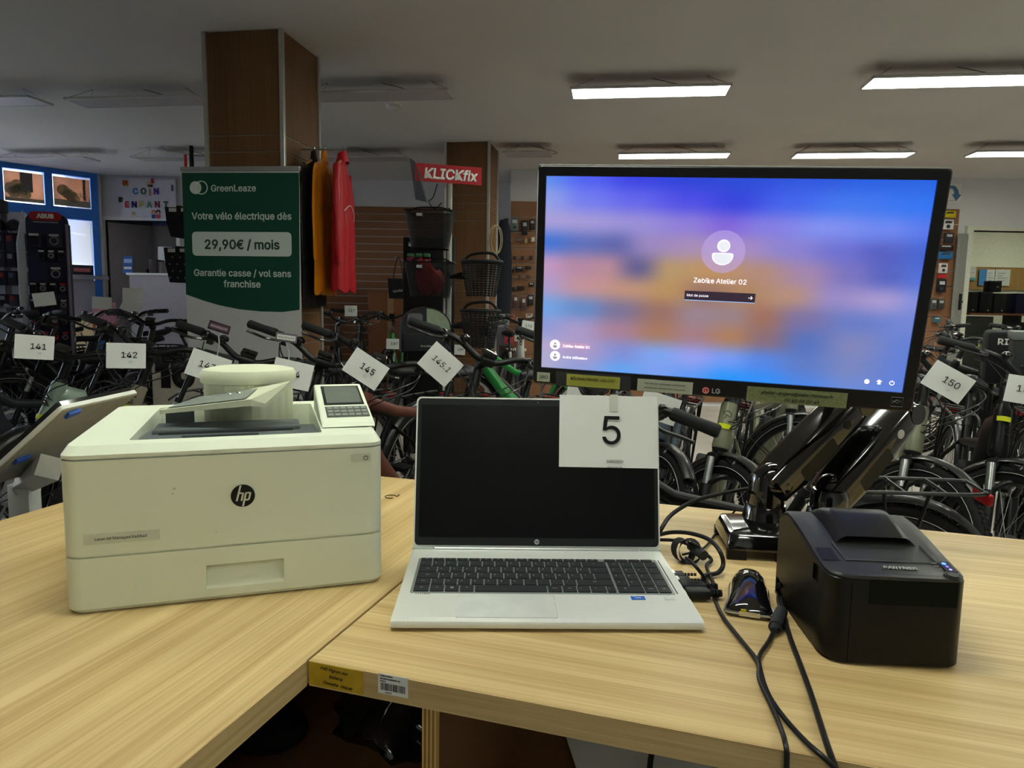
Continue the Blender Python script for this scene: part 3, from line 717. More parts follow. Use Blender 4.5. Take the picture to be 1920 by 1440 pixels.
# screen: blurred wallpaper as a colour field
SC = [
 [(.00,(88,135,235)),(.12,(75,92,238)),(.25,(52,60,222)),(.4,(34,62,212)),(.55,(32,72,212)),(.7,(38,82,218)),(.85,(30,92,222)),(1,(30,95,222))],
 [(.00,(140,155,228)),(.12,(110,120,236)),(.25,(95,98,232)),(.4,(72,72,226)),(.52,(46,62,218)),(.65,(60,95,232)),(.8,(60,115,236)),(1,(42,112,238))],
 [(.00,(165,155,212)),(.12,(160,150,212)),(.25,(150,140,212)),(.4,(138,122,214)),(.5,(125,98,214)),(.6,(128,120,222)),(.75,(125,140,236)),(.9,(105,132,236)),(1,(85,118,232))],
 [(.00,(62,112,208)),(.12,(92,108,182)),(.2,(92,98,168)),(.3,(152,132,186)),(.42,(165,138,180)),(.55,(160,135,190)),(.68,(135,125,205)),(.8,(105,108,205)),(.9,(82,92,190)),(1,(66,98,205))],
 [(.00,(190,148,190)),(.1,(176,132,160)),(.18,(180,134,150)),(.27,(98,92,140)),(.36,(178,146,105)),(.47,(186,142,95)),(.6,(175,135,120)),(.72,(160,130,170)),(.83,(118,112,188)),(.92,(82,96,190)),(1,(78,108,210))],
 [(.00,(170,150,198)),(.12,(190,142,150)),(.25,(186,142,120)),(.36,(180,140,92)),(.46,(150,112,98)),(.56,(168,128,92)),(.68,(178,138,120)),(.8,(150,135,195)),(.92,(165,150,205)),(1,(130,140,215))],
 [(.00,(110,160,225)),(.12,(98,135,195)),(.22,(120,112,150)),(.34,(150,108,98)),(.44,(150,128,140)),(.54,(150,125,132)),(.62,(155,108,92)),(.72,(120,110,160)),(.85,(100,120,195)),(1,(110,130,210))],
 [(.00,(140,150,212)),(.1,(165,150,200)),(.22,(165,125,150)),(.34,(165,118,95)),(.44,(160,120,130)),(.54,(170,122,90)),(.63,(135,105,118)),(.74,(82,110,185)),(.86,(125,130,185)),(1,(95,125,210))],
 [(.00,(175,165,205)),(.12,(170,150,195)),(.24,(125,140,210)),(.34,(120,160,235)),(.44,(145,155,235)),(.54,(110,150,240)),(.63,(80,130,225)),(.74,(90,120,195)),(.86,(115,130,190)),(1,(92,124,212))],
 [(.00,(170,170,205)),(.12,(140,155,215)),(.24,(95,160,238)),(.34,(120,155,235)),(.44,(90,150,240)),(.54,(30,145,248)),(.64,(40,140,246)),(.74,(75,130,225)),(.86,(105,135,210)),(1,(88,125,215))]]
def sc_row(r, u):
    for (a, ca), (b, cb_) in zip(r[:-1], r[1:]):
        if u <= b:
            t = (u-a)/(b-a); t = t*t*(3-2*t); return [ca[i]*(1-t)+cb_[i]*t for i in range(3)]
    return list(r[-1][1])
NX, NY = 64, 36
g = MB().grid(lambda u, v: (u*SW, -v*SH, 0), NX, NY)
g.f = [f[::-1] for f in g.f]
sme = g.mesh('screen', None, False)
ca = sme.color_attributes.new('wall', 'FLOAT_COLOR', 'POINT')
vals = []
for j in range(NY+1):
    v = j/NY*(len(SC)-1); r0 = min(int(v), len(SC)-2); t = v-r0; t = t*t*(3-2*t)
    for i in range(NX+1):
        a, b = sc_row(SC[r0], i/NX), sc_row(SC[r0+1], i/NX)
        vals += list(lin(tuple((a[q]*(1-t)+b[q]*t)/255 for q in range(3))))
ca.data.foreach_set('color', vals)
smat = bpy.data.materials.new('login wallpaper'); smat.use_nodes = True
N = smat.node_tree.nodes; b = N['Principled BSDF']; at = N.new('ShaderNodeVertexColor'); at.layer_name = 'wall'
b.inputs['Base Color'].default_value = (.01, .01, .01, 1); b.inputs['Roughness'].default_value = .3
smat.node_tree.links.new(at.outputs[0], b.inputs['Emission Color']); b.inputs['Emission Strength'].default_value = .9
sme.materials.append(smat)
scr = ob('screen', sme, mo)
def emat(name, col, e): return M(name, col, .5, emit=e, var=0)
ew = emat('screen white', 'f2eef8', 1.0); eg = emat('screen grey', 'cfd2de', .9); edk = emat('screen dark', '3a2c3e', .5)
elil = M('avatar disc', 'b4a0dc', .5, emit=.7, var=0, alpha=.28)
def at_(px, py, z=.001): p = mp(px, py); return TR(p.x, p.y, z)
MB().prism(circ(0, 0, .031, 40), 0, .0003).build('avatar_disc', elil, scr, at_(1356, 472, .0004), sm=False)
MB().prism(circ(0, 0, .009, 28), 0, .0003).build('avatar_head', ew, scr, at_(1357, 461), sm=False)
MB().prism(circ(0, 0, .0078, 28), .0003, .0005).build('avatar_head_fill', eg, scr, at_(1357, 461), sm=False)
def bodyp(w_, h_): return [(-w_, 0)] + [(-w_*math.cos(math.pi*i/16), -h_*math.sin(math.pi*i/16)-.002) for i in range(17)] + [(w_, 0), (w_-.002, .002), (-w_+.002, .002)]
MB().prism(bodyp(.0150, .0135)[::1], 0, .0003).build('avatar_body', ew, scr, at_(1355, 477), sm=False)
MB().prism(bodyp(.0138, .0122), .0003, .0005).build('avatar_body_fill', eg, scr, at_(1355, 477.6), sm=False)
txt('Zebike Atelier 02', .0136, ew, scr, at_(1350, 527), off=.00004)
p0, p1 = mp(1283, 549), mp(1415, 560)
pwm = at_(1349, 556); wpb = p1.x-p0.x
B(-wpb/2, wpb/2, -.0068, .0068, 0, .0002).build('password_box', edk, scr, pwm, sm=False)
B(-wpb/2, wpb/2, -.0075, -.0066, .0002, .0004).build('box_underline', emat('underline blue', '8fb4ea', .9), scr, pwm, sm=False)
txt('Mot de passe', .0072, ew, scr, pwm @ TR(-wpb/2+.003, .0003, .0004), align='LEFT')
MB().box(-.003, .003, -.0004, .0004, 0, .0001).tube([(.0005, .0025, 0), (.003, 0, 0), (.0005, -.0025, 0)], .0004, 4).build('arrow', ew, scr, pwm @ TR(wpb/2-.007, 0, .0005), sm=False)
for i, (py, s_) in enumerate([(646, 'Zebike Atelier 02'), (667, 'Autre utilisateur')]):
    MB().prism(circ(0, 0, .0080, 24), 0, .0003).build('user_disc', ew, scr, at_(1041, py), sm=False)
    MB().prism(circ(0, .0022, .002, 14), .0003, .0005).prism([(p_[0]*.24, p_[1]*.26-.0012) for p_ in bodyp(.0150, .0135)], .0003, .0005).build('user_icon', M('icon grey', 'a09ab4', .5, emit=.6, var=0), scr, at_(1041, py), sm=False)
    txt(s_, .0078, ew, scr, at_(1055, py+2), align='LEFT', off=.00004)
p0, p1 = mp(1028, 636), mp(1102, 658)
MB().box(p0.x, p1.x, p1.y+.002, p0.y-.003, .0002, .0004).build('user_highlight', M('user hl', 'd8a8c0', .5, emit=.5, var=0, alpha=.25), scr, sm=False)
MB().prism(circ(0, 0, .0035, 18), 0, .0003).build('network_icon', ew, scr, at_(1625, 715), sm=False)
MB().prism(circ(0, .0012, .0024, 10), 0, .0003).box(-.0036, .0036, .0004, .0016, 0, .0003).box(-.0022, .0022, -.0035, -.0016, 0, .0003).box(-.0010, .0010, -.003, .001, 0, .0003).build('access_icon', ew, scr, at_(1648, 716), sm=False)
MB().torus(.003, .0005, 18, 4, None, 120, 420).tube([(0, .0008, 0), (0, .004, 0)], .0005, 4).build('power_icon', ew, scr, at_(1672, 718))
# badge, stickers
lgc = MB().prism(circ(0, 0, .0054, 28), 0, .0004).build('badge', M('badge red', 'c0282f', .4), mo, at_(1323, 730.5, .0042), sm=False)
MB().torus(.0042, .0003, 24, 4, TR(0, 0, .0005)).tube([(-.0005, .0022, .0005), (-.0005, -.002, .0005), (.0015, -.002, .0005)], .0003, 4).build('badge_face', paper, lgc)
txt('LG', .0140, lgrey, mo, at_(1342, 732, .0043), off=.0002)
def sticker(px0, py0, px1, py1, mat, label, name='sticker', rot=-2.3):
    a, b = mp(px0, (py0+py1)/2), mp(px1, (py0+py1)/2); c_, d_ = mp((px0+px1)/2, py0), mp((px0+px1)/2, py1)
    t = T(name, label, 'label', MT @ TR((a.x+b.x)/2, (c_.y+d_.y)/2, .0042))
    B(-(b.x-a.x)/2, (b.x-a.x)/2, -(c_.y-d_.y)/2, (c_.y-d_.y)/2, 0, .0004).build('film', mat, t, sm=False)
    return t
t = sticker(1008, 697, 1032, 714, M('pale sticker', 'b8c2b2', .5), 'small pale sticker reading 3PO on the monitor bezel')
txt('3PO', .0105, M('green ink', '4a6a58', .6), t, TR(0, 0, .0006))
t0 = sticker(1043, 700, 1183, 727, M('clear dark tape', '232a30', .2), 'clear tape holding the yellow note on the monitor bezel', 'clear_tape')
t0.matrix_basis = t0.matrix_basis @ TR(0, 0, -.0005)
t = sticker(1063, 703, 1163, 725, M('yellow note', 'a8ad50', .6), 'yellow handwritten note taped to the monitor bezel', 'yellow_note')
txt('KILOMETRAGE  VELOS!!', .0088, ink, t, TR(-.001, .003, .0006), shear=.15, name='handwriting')
t = sticker(1195, 712, 1299, 735, M('pale sticker', 'b8c2b2', .5), 'white printed address strip on the monitor bezel beside the badge')
txt('49 av Jean Joxé - 49100 Angers - 02 72 73 54 44', .0036, ink, t, TR(0, .0035, .0006)); txt('360 bd Marcel Paul - 44800 Saint-Herblain - 02 40 43 23 76', .0030, ink, t, TR(0, -.0035, .0006))
t = sticker(1399, 729, 1588, 757, M('green paper tape', '7f8a64', .8, var=.2, scale=250), 'mottled green paper tape with handwriting on the monitor bezel', 'green_tape')
txt('atelier-angers@velo-horizon.fr', .0098, ink, t, TR(0, .004, .0006), shear=.25, name='handwriting'); txt('06 45 88 00 48', .0095, ink, t, TR(.008, -.006, .0006), shear=.25, name='handwriting')
esl = M('label line', '8fa0a0', .5)
t = sticker(1669, 743, 1691, 761, bez, 'small outlined energy label at the monitor bezel corner')
MB().tube([(-.0078, -.007, .0006), (.0078, -.007, .0006), (.0078, .007, .0006), (-.0078, .007, .0006)], .0003, 4, closed=True).tube([(-.006, -.002, .0006), (-.001, .003, .0006), (.006, .001, .0006), (.001, -.0015, .0006), (-.006, .0015, .0006)], .0003, 4).build('outline', esl, t)

# ================================================================ dual monitor arm
bp_ = G(1363, 1049, TZ); 
AMt = TR(bp_.x, bp_.y, TZ) @ RZ(-7)
ar = T('monitor_stand', 'glossy black dual arm monitor stand on a black base behind the receipt printer', 'monitor stand', AMt)
AI = AMt.inverted()
bw, bd = .23, .125
MB().loft([[(a, b, z) for a, b in rrect(-i_, bw+i_, -i_, bd+i_, .012, 4)] for i_, z in ((0, .014), (.0, .022), (-.006, .036), (-.012, .038))]).build('base_plate', gloss, ar)
for a in (0, .07, .135, .195):
    B(a, a+.028, 0, .012, 0, .015).build('base_foot', blk, ar, sm=False); B(a, a+.028, bd-.012, bd, 0, .015).build('base_foot', blk, ar, sm=False)
def armset(pcol, plow, pupp, name):
    c0 = AI @ pcol; l0 = AI @ plow; u0 = AI @ pupp
    MB().lathe([(.036, .036), (.034, .044), (.031, .058), (.030, .06)], 28, TR(c0.x, c0.y, 0)).build('column_foot', gloss, ar)
    MB().lathe([(.0285, .058), (.0285, l0.z), (.025, l0.z+.012)], 28, TR(c0.x, c0.y, 0)).build('column', gloss, ar)
    MB().ell(l0, (.033, .033, .034), 22, 14).build('elbow', gloss, ar)
    d = (u0-l0); ln = d.length; dn = d.normalized()
    sd = dn.cross(V((0, 0, 1))).normalized(); upv = sd.cross(dn)
    m = fr(l0, dn, upv)
    def cs(w_, h_, x): return [(x, b, a) for a, b in rrect(-w_, w_, -h_*.9, h_, min(w_, h_)*.55, 4)]
    so = MB().loft([cs(.02, .012, -.022), cs(.031, .026, -.012), cs(.034, .03, .03), cs(.034, .029, ln*.6), cs(.033, .027, ln-.03), cs(.030, .024, ln), cs(.02, .012, ln+.012)]).build('arm', gloss, ar, m)
    MB().prism(rrect(.03, ln*.55, -.016, .008, .004, 3), .0336, .0344).build('side_cover', M('arm satin', '151716', .35), so, TR(0, 0, 0), sm=False)
    MB().prism(circ(ln*.72, .004, .0075, 18), .0332, .0346).build('tension_cap', lgrey if name else blk, so, sm=False)
    MB().cyl((ln-.005, 0, -.033), (ln-.005, 0, .033), .017, n=20).build('pivot', gloss, so)
armset(Y(1433, 990, 1.11), Y(1452, 905, 1.11), Y(1600, 752, 1.17), 0)
armset(Y(1550, 1000, 1.10), Y(1562, 925, 1.12), Y(1692, 768, 1.18), 1)
up0 = AI @ Y(1568, 770, 1.15); bk0 = AI @ (MT @ V((SW*.5, -SH*.55, -.031)))
MB().tube(catmull([AI @ Y(1600, 752, 1.17), AI @ Y(1520, 690, 1.2), bk0 + V((0, .02, 0)), bk0], 5), .014, 10).build('wrist', gloss, ar)
vm = AI @ MT
B(SW*.5-.05, SW*.5+.05, -SH*.55-.05, -SH*.55+.05, -.04, -.03).build('vesa_plate', blk, ar, vm, sm=False)

# ================================================================ receipt printer
RM = TR(.336, .712, TZ) @ RZ(-4)
rp = T('receipt_printer', 'black receipt printer with blue status light on the counter', 'receipt printer', RM)
rblk = M('receipt black', '161513', .36, var=.06, scale=700, bump=.05); rtop = M('receipt top grey', '242524', .45, var=.12, scale=900, bump=.12, spec=.5)
RW, RD = .143, .18
def hh(y): 
    t = max(0, min(1, y/.15)); t = t*t*(3-2*t)
    return .098 + .022*t - max(0, (y-.15)/.03)**2*.012
def xin(y):
    r = .024
    return r - math.sqrt(max(0, r*r-(r-y)**2)) if y < r else 0
def slab(z0f, z1f, inset, ys):
    rings = []
    for y in ys:
        i_ = xin(y) + inset; a, b_ = i_, RW-i_; z0, z1 = z0f(y), z1f(y)
        rings.append([(a, y, z0), (b_, y, z0), (b_, y, z1-.002), (b_-.003, y, z1), (a+.003, y, z1), (a, y, z1-.002)])
    return MB().loft(rings)
ys = [0, .001, .003, .006, .010, .015, .024] + [.035+.0145*i for i in range(11)]
slab(lambda y: .003, lambda y: hh(y)-.004, 0, ys).build('body', rblk, rp)
tp = slab(lambda y: hh(y)-.0036, lambda y: hh(y), .0012, ys).build('top_cover', rtop, rp)
def tz(x, y, d=0): return (x, y, hh(y)+d)
# paper roll cover (dome)
def dome(u, v):
    x = .03 + u*.088; y = .072 + v*.098
    return (x, y, hh(y) + (.008+.006*math.sin(math.pi*v))*max(0, 1-v**4)*min(1, 10*min(u, 1-u)) + .0006)
MB().grid(dome, 16, 16).build('roll_cover', rblk, rp, ang=60)
rbody = [c_ for c_ in rp.children if c_.name.startswith('body')][0]
well = MB().loft([[(.031, y_, z_) , (.121, y_, z_), (.121, y_, .2), (.031, y_, .2)] for y_, z_ in ((.0375, .075), (.0715, .075))])
for a_ in (.016, .128): well.loft([[(a_-.0005, y_, hh(y_)-.0014), (a_+.0005, y_, hh(y_)-.0014), (a_+.0005, y_, hh(y_)+.02), (a_-.0005, y_, hh(y_)+.02)] for y_ in (.041, .06, .08, .1, .12, .15)])
cut(tp, well)
cut(rbody, MB().box(.031, .121, .0375, .0715, .075, .2).box(.0215, .0225, -.01, .0012, .004, .09).box(-.01, .003, .032, .052, .074, .0925).box(-.01, .004, .150, .178, .006, .026))
MB().tube([tz(.026, .072, .001), tz(.028, .036, .001), tz(.124, .036, .001), tz(.122, .072, .001)], .0008, 5).build('tear_bar', M('tear bar', '6b6f6f', .35, .5), rp)
lf = MB().add([tz(.003, .034, .0008), tz(.021, .034, .0008), tz(.021, .060, .0008), tz(.003, .060, .0008)], [[0, 1, 2, 3]]).build('cover_latch', rblk, rp, sm=False)
def topm(x, y): return fr(tz(x, y, .0012), (1, 0, 0), (0, .02, hh(y+.02)-hh(y)))
txt('PARTNER', .0098, M('logo pale', 'a9aca8', .5), rp, topm(.078, .0215), off=.0003, shear=.22, fit=.036, sx=.85)
led = B(-.0055, .0055, -.011, .011, 0, .0004).build('status_panel', M('led panel', '23242a', .3), rp, topm(.1305, .028), sm=False)
for i, (c_, e_) in enumerate([('3058ff', 6), ('6a5aff', 2), ('9a90ff', 1.5)]): MB().prism(circ(-.001+.0005*i, .006-.006*i, .0022-.0006*(i > 0), 12), .0004, .0008).build('status_light', M('led%d' % i, c_, .4, emit=e_, var=0), led, sm=False)
fb_ = MB().torus(.0075, .0007, 28, 5).prism(circ(0, 0, .0058, 24), 0, .0012).build('feed_button', rtop, rp, topm(.126, .0085))
for i, s_ in enumerate(['POWER', 'ERROR', 'PAPER']): txt(s_, .0024, M('logo pale', 'a9aca8', .5), rp, topm(.1195, .035-.006*i))
# front panel outline and glossy window
B(.040, .128, -.0006, .0006, .068, .094).build('front_window', M('window green black', '0b140f', .3, spec=.1), rp, sm=False)
for a in (.02, .12):
    for b_ in (.02, .16): MB().cyl((a, b_, 0), (a, b_, .004), .007, n=12).build('foot', blk, rp)

# ================================================================ mouse
q0, q1 = G(1403, 1160, TZ), G(1400, 1072, TZ)
mdir = (q1-q0).normalized()
MMm = TR(.001, 0, 0) @ fr(q0, mdir.cross(V((0, 0, 1))), mdir)
ms = T('mouse', 'glossy black chrome-edged mouse between laptop and receipt printer', 'mouse', MMm)
def msec(t, g_=0):
    w_ = [.0235, .0275, .0270, .0245, .0235, .0238, .0232, .020, .012][t]; h_ = [.011, .015, .020, .027, .032, .034, .031, .022, .010][t]
    y = [0, .006, .018, .034, .05, .066, .082, .094, .102][t]
    return [(w_*math.cos(a)*(1+g_), y, max(.002, .002 + h_*(math.sin(a)**.8 if math.sin(a) > 0 else 0))) for a in [math.pi*i/12 for i in range(13)]] + [((-w_ + 2*w_*i/6)*(1+g_), y, .002) for i in range(1, 6)]
MB().loft([msec(i) for i in range(9)]).build('shell', M('mouse gloss', '08080a', .06, coat=1, var=0, spec=.8), ms, ang=60)
def rim(t): w_ = [.0235, .0275, .0270, .0245, .0235, .0238, .0232, .020, .012][t]; y = [0, .006, .018, .034, .05, .066, .082, .094, .102][t]; return (w_+.0004, y, .006)
MB().tube(catmull([(-a[0], a[1], a[2]) for a in [rim(t) for t in range(8, -1, -1)]] + [rim(t) for t in range(9)], 3), .0018, 6).build('chrome_rim', chrome, ms)
MB().box(-.012, .012, -.0025, .001, .003, .009).build('front_chrome', chrome, ms, sm=False)
B(-.010, -.004, -.003, 0, .0085, .011).build('yellow_mark', M('yellow mark', 'c8c820', .5), ms, sm=False)

# ================================================================ cables on the counter
cabm = M('cable black', '1b1b1c', .4)
cn = CM.to_3x3() @ V((0, -1, 0))
def cpath(pix, zc=.0045, off=.006):
    out = []; p0 = CM @ V((0, -off, 0))
    for px, py in pix:
        p = G(px, py, TZ+zc)
        if (CI @ p).y < -off: p = PL(px, py, p0, cn)
        out.append(p)
    return out
def cable(pts, r, label, extra=None, k=6):
    t = T('cable', label, 'cable', TR(*pts[0]))
    im = t.matrix_basis.inverted()
    MB().tube([im @ p for p in catmull(pts, k)], r, 8).build('cord', cabm, t)
    return t, im
cable([G(1286, 1046, TZ+.03), G(1306, 1064, TZ+.024)] + cpath([(1330, 1098), (1352, 1150), (1385, 1195), (1420, 1240), (1424, 1275), (1445, 1320), (1462, 1360), (1474, 1400), (1475, 1437), (1474, 1500)]), .0024, 'thin black cable from the laptop side past the mouse to the counter edge')
t, im = cable([RM @ V((-.002, .165, .016))] + cpath([(1462, 1098), (1459, 1125), (1466, 1150), (1458, 1164), (1443, 1199), (1424, 1230), (1426, 1258), (1440, 1300), (1468, 1343), (1510, 1390), (1550, 1425), (1590, 1465)]), .0024, 'black cable with a ferrite bead leaving the receipt printer')
c0, c1 = G(1465, 1147, TZ+.008), G(1453, 1176, TZ+.008)
MB().cyl(im @ c0, im @ c1, .0075, n=16).cyl(im @ (c0+(c0-c1)*.2), im @ c0, .004, .006).cyl(im @ c1, im @ (c1+(c1-c0)*.2), .006, .004).build('ferrite_bead', M('ferrite', '303234', .6), t)
cable([RM @ V((-.002, .16, .02))] + cpath([(1472, 1095), (1466, 1130), (1478, 1185), (1500, 1245), (1520, 1300), (1536, 1350), (1552, 1400), (1566, 1440), (1580, 1490)]), .0028, 'black cable from the receipt printer straight over the counter edge')
cable([G(1222, 1012, TZ+.004), Y(1236, 998, 1.02), Y(1258, 966, 1.06), Y(1300, 940, 1.09), Y(1350, 926, 1.11), Y(1405, 916, 1.14)], .0033, 'thick black video cable rising from behind the laptop to the monitor arm')
cable([LM @ V((LW/2+.044, .092, .0055)), G(1318, 1083, TZ+.006), G(1346, 1074, TZ+.006), G(1356, 1058, TZ+.014), G(1350, 1034, TZ+.03), G(1330, 1012, TZ+.036), G(1295, 1000, TZ+.036), G(1260, 998, TZ+.032), G(1230, 1004, TZ+.026)], .0033, 'thick black video cable looping beside the laptop')
t, im = cable([LM @ V((LW/2+.05, .117, .0045)), G(1325, 1063, TZ+.005), G(1334, 1050, TZ+.006), G(1322, 1038, TZ+.012), G(1305, 1028, TZ+.016), G(1270, 1014, TZ+.012), G(1228, 1012, TZ+.006)], .0027, 'black cable with ribbed bead bundled beside the laptop hinge')
MB().cyl(im @ G(1296, 1023, TZ+.018), im @ G(1320, 1042, TZ+.014), .0075, n=14).build('ferrite_bead', M('ferrite', '303234', .6), t)
cable([Y(1380, 955, 1.2)] + [G(1364, 975, TZ+.006), G(1342, 1000, TZ+.004), G(1325, 1022, TZ+.004), G(1310, 1032, TZ+.004), G(1280, 1040, TZ+.004)], .0018, 'thin black cable running back from the laptop to the counter rear edge')
vt = T('cable_tie', 'black hook and loop strap round the laptop cables', 'cable tie', TR(*G(1280, 1052, TZ)))
for i in range(2):
    MB().loft([[(x*.016+.01*i, y*.5, z) for x, y, z in [(math.cos(a), math.sin(a)*.012+s_*.03, .016+.016*math.sin(a)) for a in [math.pi*2*k_/16 for k_ in range(16)]]] for s_ in (-.5, .5)], cap=False).build('strap', M('strap black', '151517', .75), vt, RZ(20-35*i))
et = tag(MB().torus(.011, .0008, 14, 5, None, 0, 300).tube([(.011, 0, 0), (.016, .002, .004)], .001, 5).build('twist_tie', M('brown wire', '3a2c20', .5), None, TR(*G(733, 932, TZ)) @ TR(0, 0, .001)), 'small dark twist tie on the counter beside the laser printer', 'twist tie')
# ================================================================ bicycles
# bike frame of reference: x forward, y to the rider's left, z up; ground at z=0
RWH = V((-.47, 0, .352)); FWH = V((.665, 0, .352)); WR = .352
HA = rad(69)
AX = V((-math.cos(HA), 0, math.sin(HA)))               # steering axis, pointing up and back
AP = FWH - V((.048, 0, 0))                              # a point on the axis at hub height
def axp(z): return AP + AX*((z-AP.z)/AX.z)
bkm = M('bike black', '101113', .35, var=.1, scale=12, coat=.2)
bka = M('bike alloy black', '141517', .4, .3)
steelm = M('bike steel', 'a9adad', .3, .8)
spokem = M('spoke steel', '9a9d9c', .3, .8)
gripm = M('grip rubber', '26282a', .75, bump=.4, scale=400)
sadm = M('saddle', '141517', .55)
reflm = M('reflex stripe', 'b9bdbb', .4)
yel = M('yellow tag', 'c9d41e', .5, emit=0)
redl = M('rear lamp red', '9a1a1e', .3)
lensm = M('lamp lens', 'c4cac4', .15, spec=.8)
BP = {}
def part(key, mb, mat, ang=40):
    # a list of builders gives one mesh for each separate piece
    BP[key] = [q_.mesh(key, mat, True, ang) for q_ in mb] if isinstance(mb, list) else [mb.mesh(key, mat, True, ang)]
WMt = lambda c: TR(*c) @ RX(90)
# wheel (about origin, axle along y)
part('tire', MB().torus(.329, .0235, 56, 10, RX(90)), rubber, 60)
kn = MB()
for i in range(112):
    a = 2*math.pi*i/112
    for s_ in (-1, 1):
        m = RY(math.degrees(a)) @ TR(.352, s_*(.007 if i % 2 else .013), 0)
        kn.box(-.003, .0025, -.005, .005, -.0055, .0055, m)
part('tread', kn, rubber)
part('reflex_stripe', MB().torus(.319, .0012, 56, 4, TR(0, .0235, 0) @ RX(90)).torus(.319, .0012, 56, 4, TR(0, -.0235, 0) @ RX(90)), reflm)
part('rim', MB().loft([[V((rr*math.cos(2*math.pi*i/56), yy, rr*math.sin(2*math.pi*i/56))) for rr, yy in ((.312, -.013), (.312, .013), (.292, .011), (.288, 0), (.292, -.011))] for i in range(57)], cap=False), bka)
sp = MB()
for i in range(28):
    a = 2*math.pi*i/28; s_ = 1 if i % 2 else -1; a2 = a + (1 if (i//2) % 2 else -1)*.9
    sp.tube([(.026*math.cos(a2), s_*.03, .026*math.sin(a2)), (.292*math.cos(a), 0, .292*math.sin(a))], .0014, 4)
part('spokes', sp, spokem)
part('hub', MB().cyl((0, -.045, 0), (0, .045, 0), .018, n=14).cyl((0, -.033, 0), (0, -.029, 0), .03, n=16).cyl((0, .029, 0), (0, .033, 0), .03, n=16).cyl((0, -.065, 0), (0, .065, 0), .008, n=8), bka)
dsc = MB().loft([[V((rr*math.cos(2*math.pi*i/40), yy, rr*math.sin(2*math.pi*i/40))) for rr, yy in ((.09, .040), (.09, .042), (.072, .042), (.072, .040))] for i in range(41)], cap=False)
for i in range(5): dsc.tube([(.03*math.cos(i*1.2566), .041, .03*math.sin(i*1.2566)), (.074*math.cos(i*1.2566+.5), .041, .074*math.sin(i*1.2566+.5))], .003, 4)
part('disc_brake', dsc, steelm)
part('rear_hub', MB().cyl((0, -.06, 0), (0, .06, 0), .045, n=18).cyl((0, -.07, 0), (0, .07, 0), .008, n=8).cyl((0, -.058, 0), (0, -.04, 0), .055, n=20), bka)
def fender(a0, a1, c, w_=.028, R=.375):
    n = 22; rings = []
    for i in range(n+1):
        a = rad(a0+(a1-a0)*i/n); rr = []
        for q, dr_ in ((-1, -.012), (-.7, .003), (0, .007), (.7, .003), (1, -.012)):
            rr.append(V(c) + V(((R+dr_)*math.cos(a), q*w_, (R+dr_)*math.sin(a))))
        for q, dr_ in ((.9, -.014), (.6, 0), (-.6, 0), (-.9, -.014)):
            rr.append(V(c) + V(((R+dr_-.002)*math.cos(a), q*w_, (R+dr_-.002)*math.sin(a))))
        rings.append(rr)
    return MB().loft(rings)
# fork (suspension) + crown
ct_, cbz = axp(.70), axp(.655)
fk = MB().cyl(axp(.645), axp(.735), .024, .02, 14)
for s_ in (-1, 1):
    top = axp(.66) + V((.03, s_*.058, 0)); mid = top - AX*.13; low = FWH + V((0, s_*.058, .01))
    fk.tube([axp(.665) + V((.0, 0, 0)), top + V((0, 0, .008))], [.022, .024], 10)
part('fork_crown', fk, bka)
st_ = []; lo_ = MB()
for s_ in (-1, 1):
    top = axp(.66) + V((.03, s_*.058, .012)); low = FWH + V((0, s_*.058, -.01)); mid = top.lerp(low, .31)
    st_.append(MB().cyl(top, mid, .0155, n=14)); lo_.tube([mid, mid.lerp(low, .1), low], [.0225, .023, .017], 14)
    lo_.cyl(FWH + V((0, s_*.05, 0)), FWH + V((0, s_*.07, 0)), .018, n=12)
mtop = axp(.66)+V((.03, 0, .012)); mlow = FWH+V((0, 0, -.01)); mmid = mtop.lerp(mlow, .33)
lo_.tube(catmull([mmid + V((0, -.058, 0)), mmid + V((.028, -.035, .055)), mmid + V((.036, 0, .066)), mmid + V((.028, .035, .055)), mmid + V((0, .058, 0))], 4), .0115, 8)
part('fork_stanchion', st_, steelm); part('fork_lower', lo_, bka)
part('front_mudguard', fender(58, 190, FWH), bkm, 60)
stay = []
for s_ in (-1, 1): stay.append(MB().tube([FWH + V((0, s_*.055, 0)), FWH + V((.375*math.cos(rad(160)), s_*.026, .375*math.sin(rad(160))))], .0028, 5).tube([FWH + V((0, s_*.055, 0)), FWH + V((.375*math.cos(rad(185)), s_*.026, .375*math.sin(rad(185))))], .0028, 5))
part('mudguard_stay', stay, bka)
# headlight on the crown
hl = axp(.66) + V((.07, 0, .03))
part('headlight', MB().tube([hl + V((-.03, 0, 0)), hl + V((0, 0, .002)), hl + V((.035, 0, .0)), hl + V((.05, 0, 0))], [.012, .022, .026, .027], 14).tube([axp(.66) + V((.02, 0, 0)), hl + V((-.02, 0, -.006))], .008, 6), bkm)
part('lamp_lens', MB().tube([hl + V((.049, 0, 0)), hl + V((.054, 0, 0))], [.025, .018], 14), lensm)
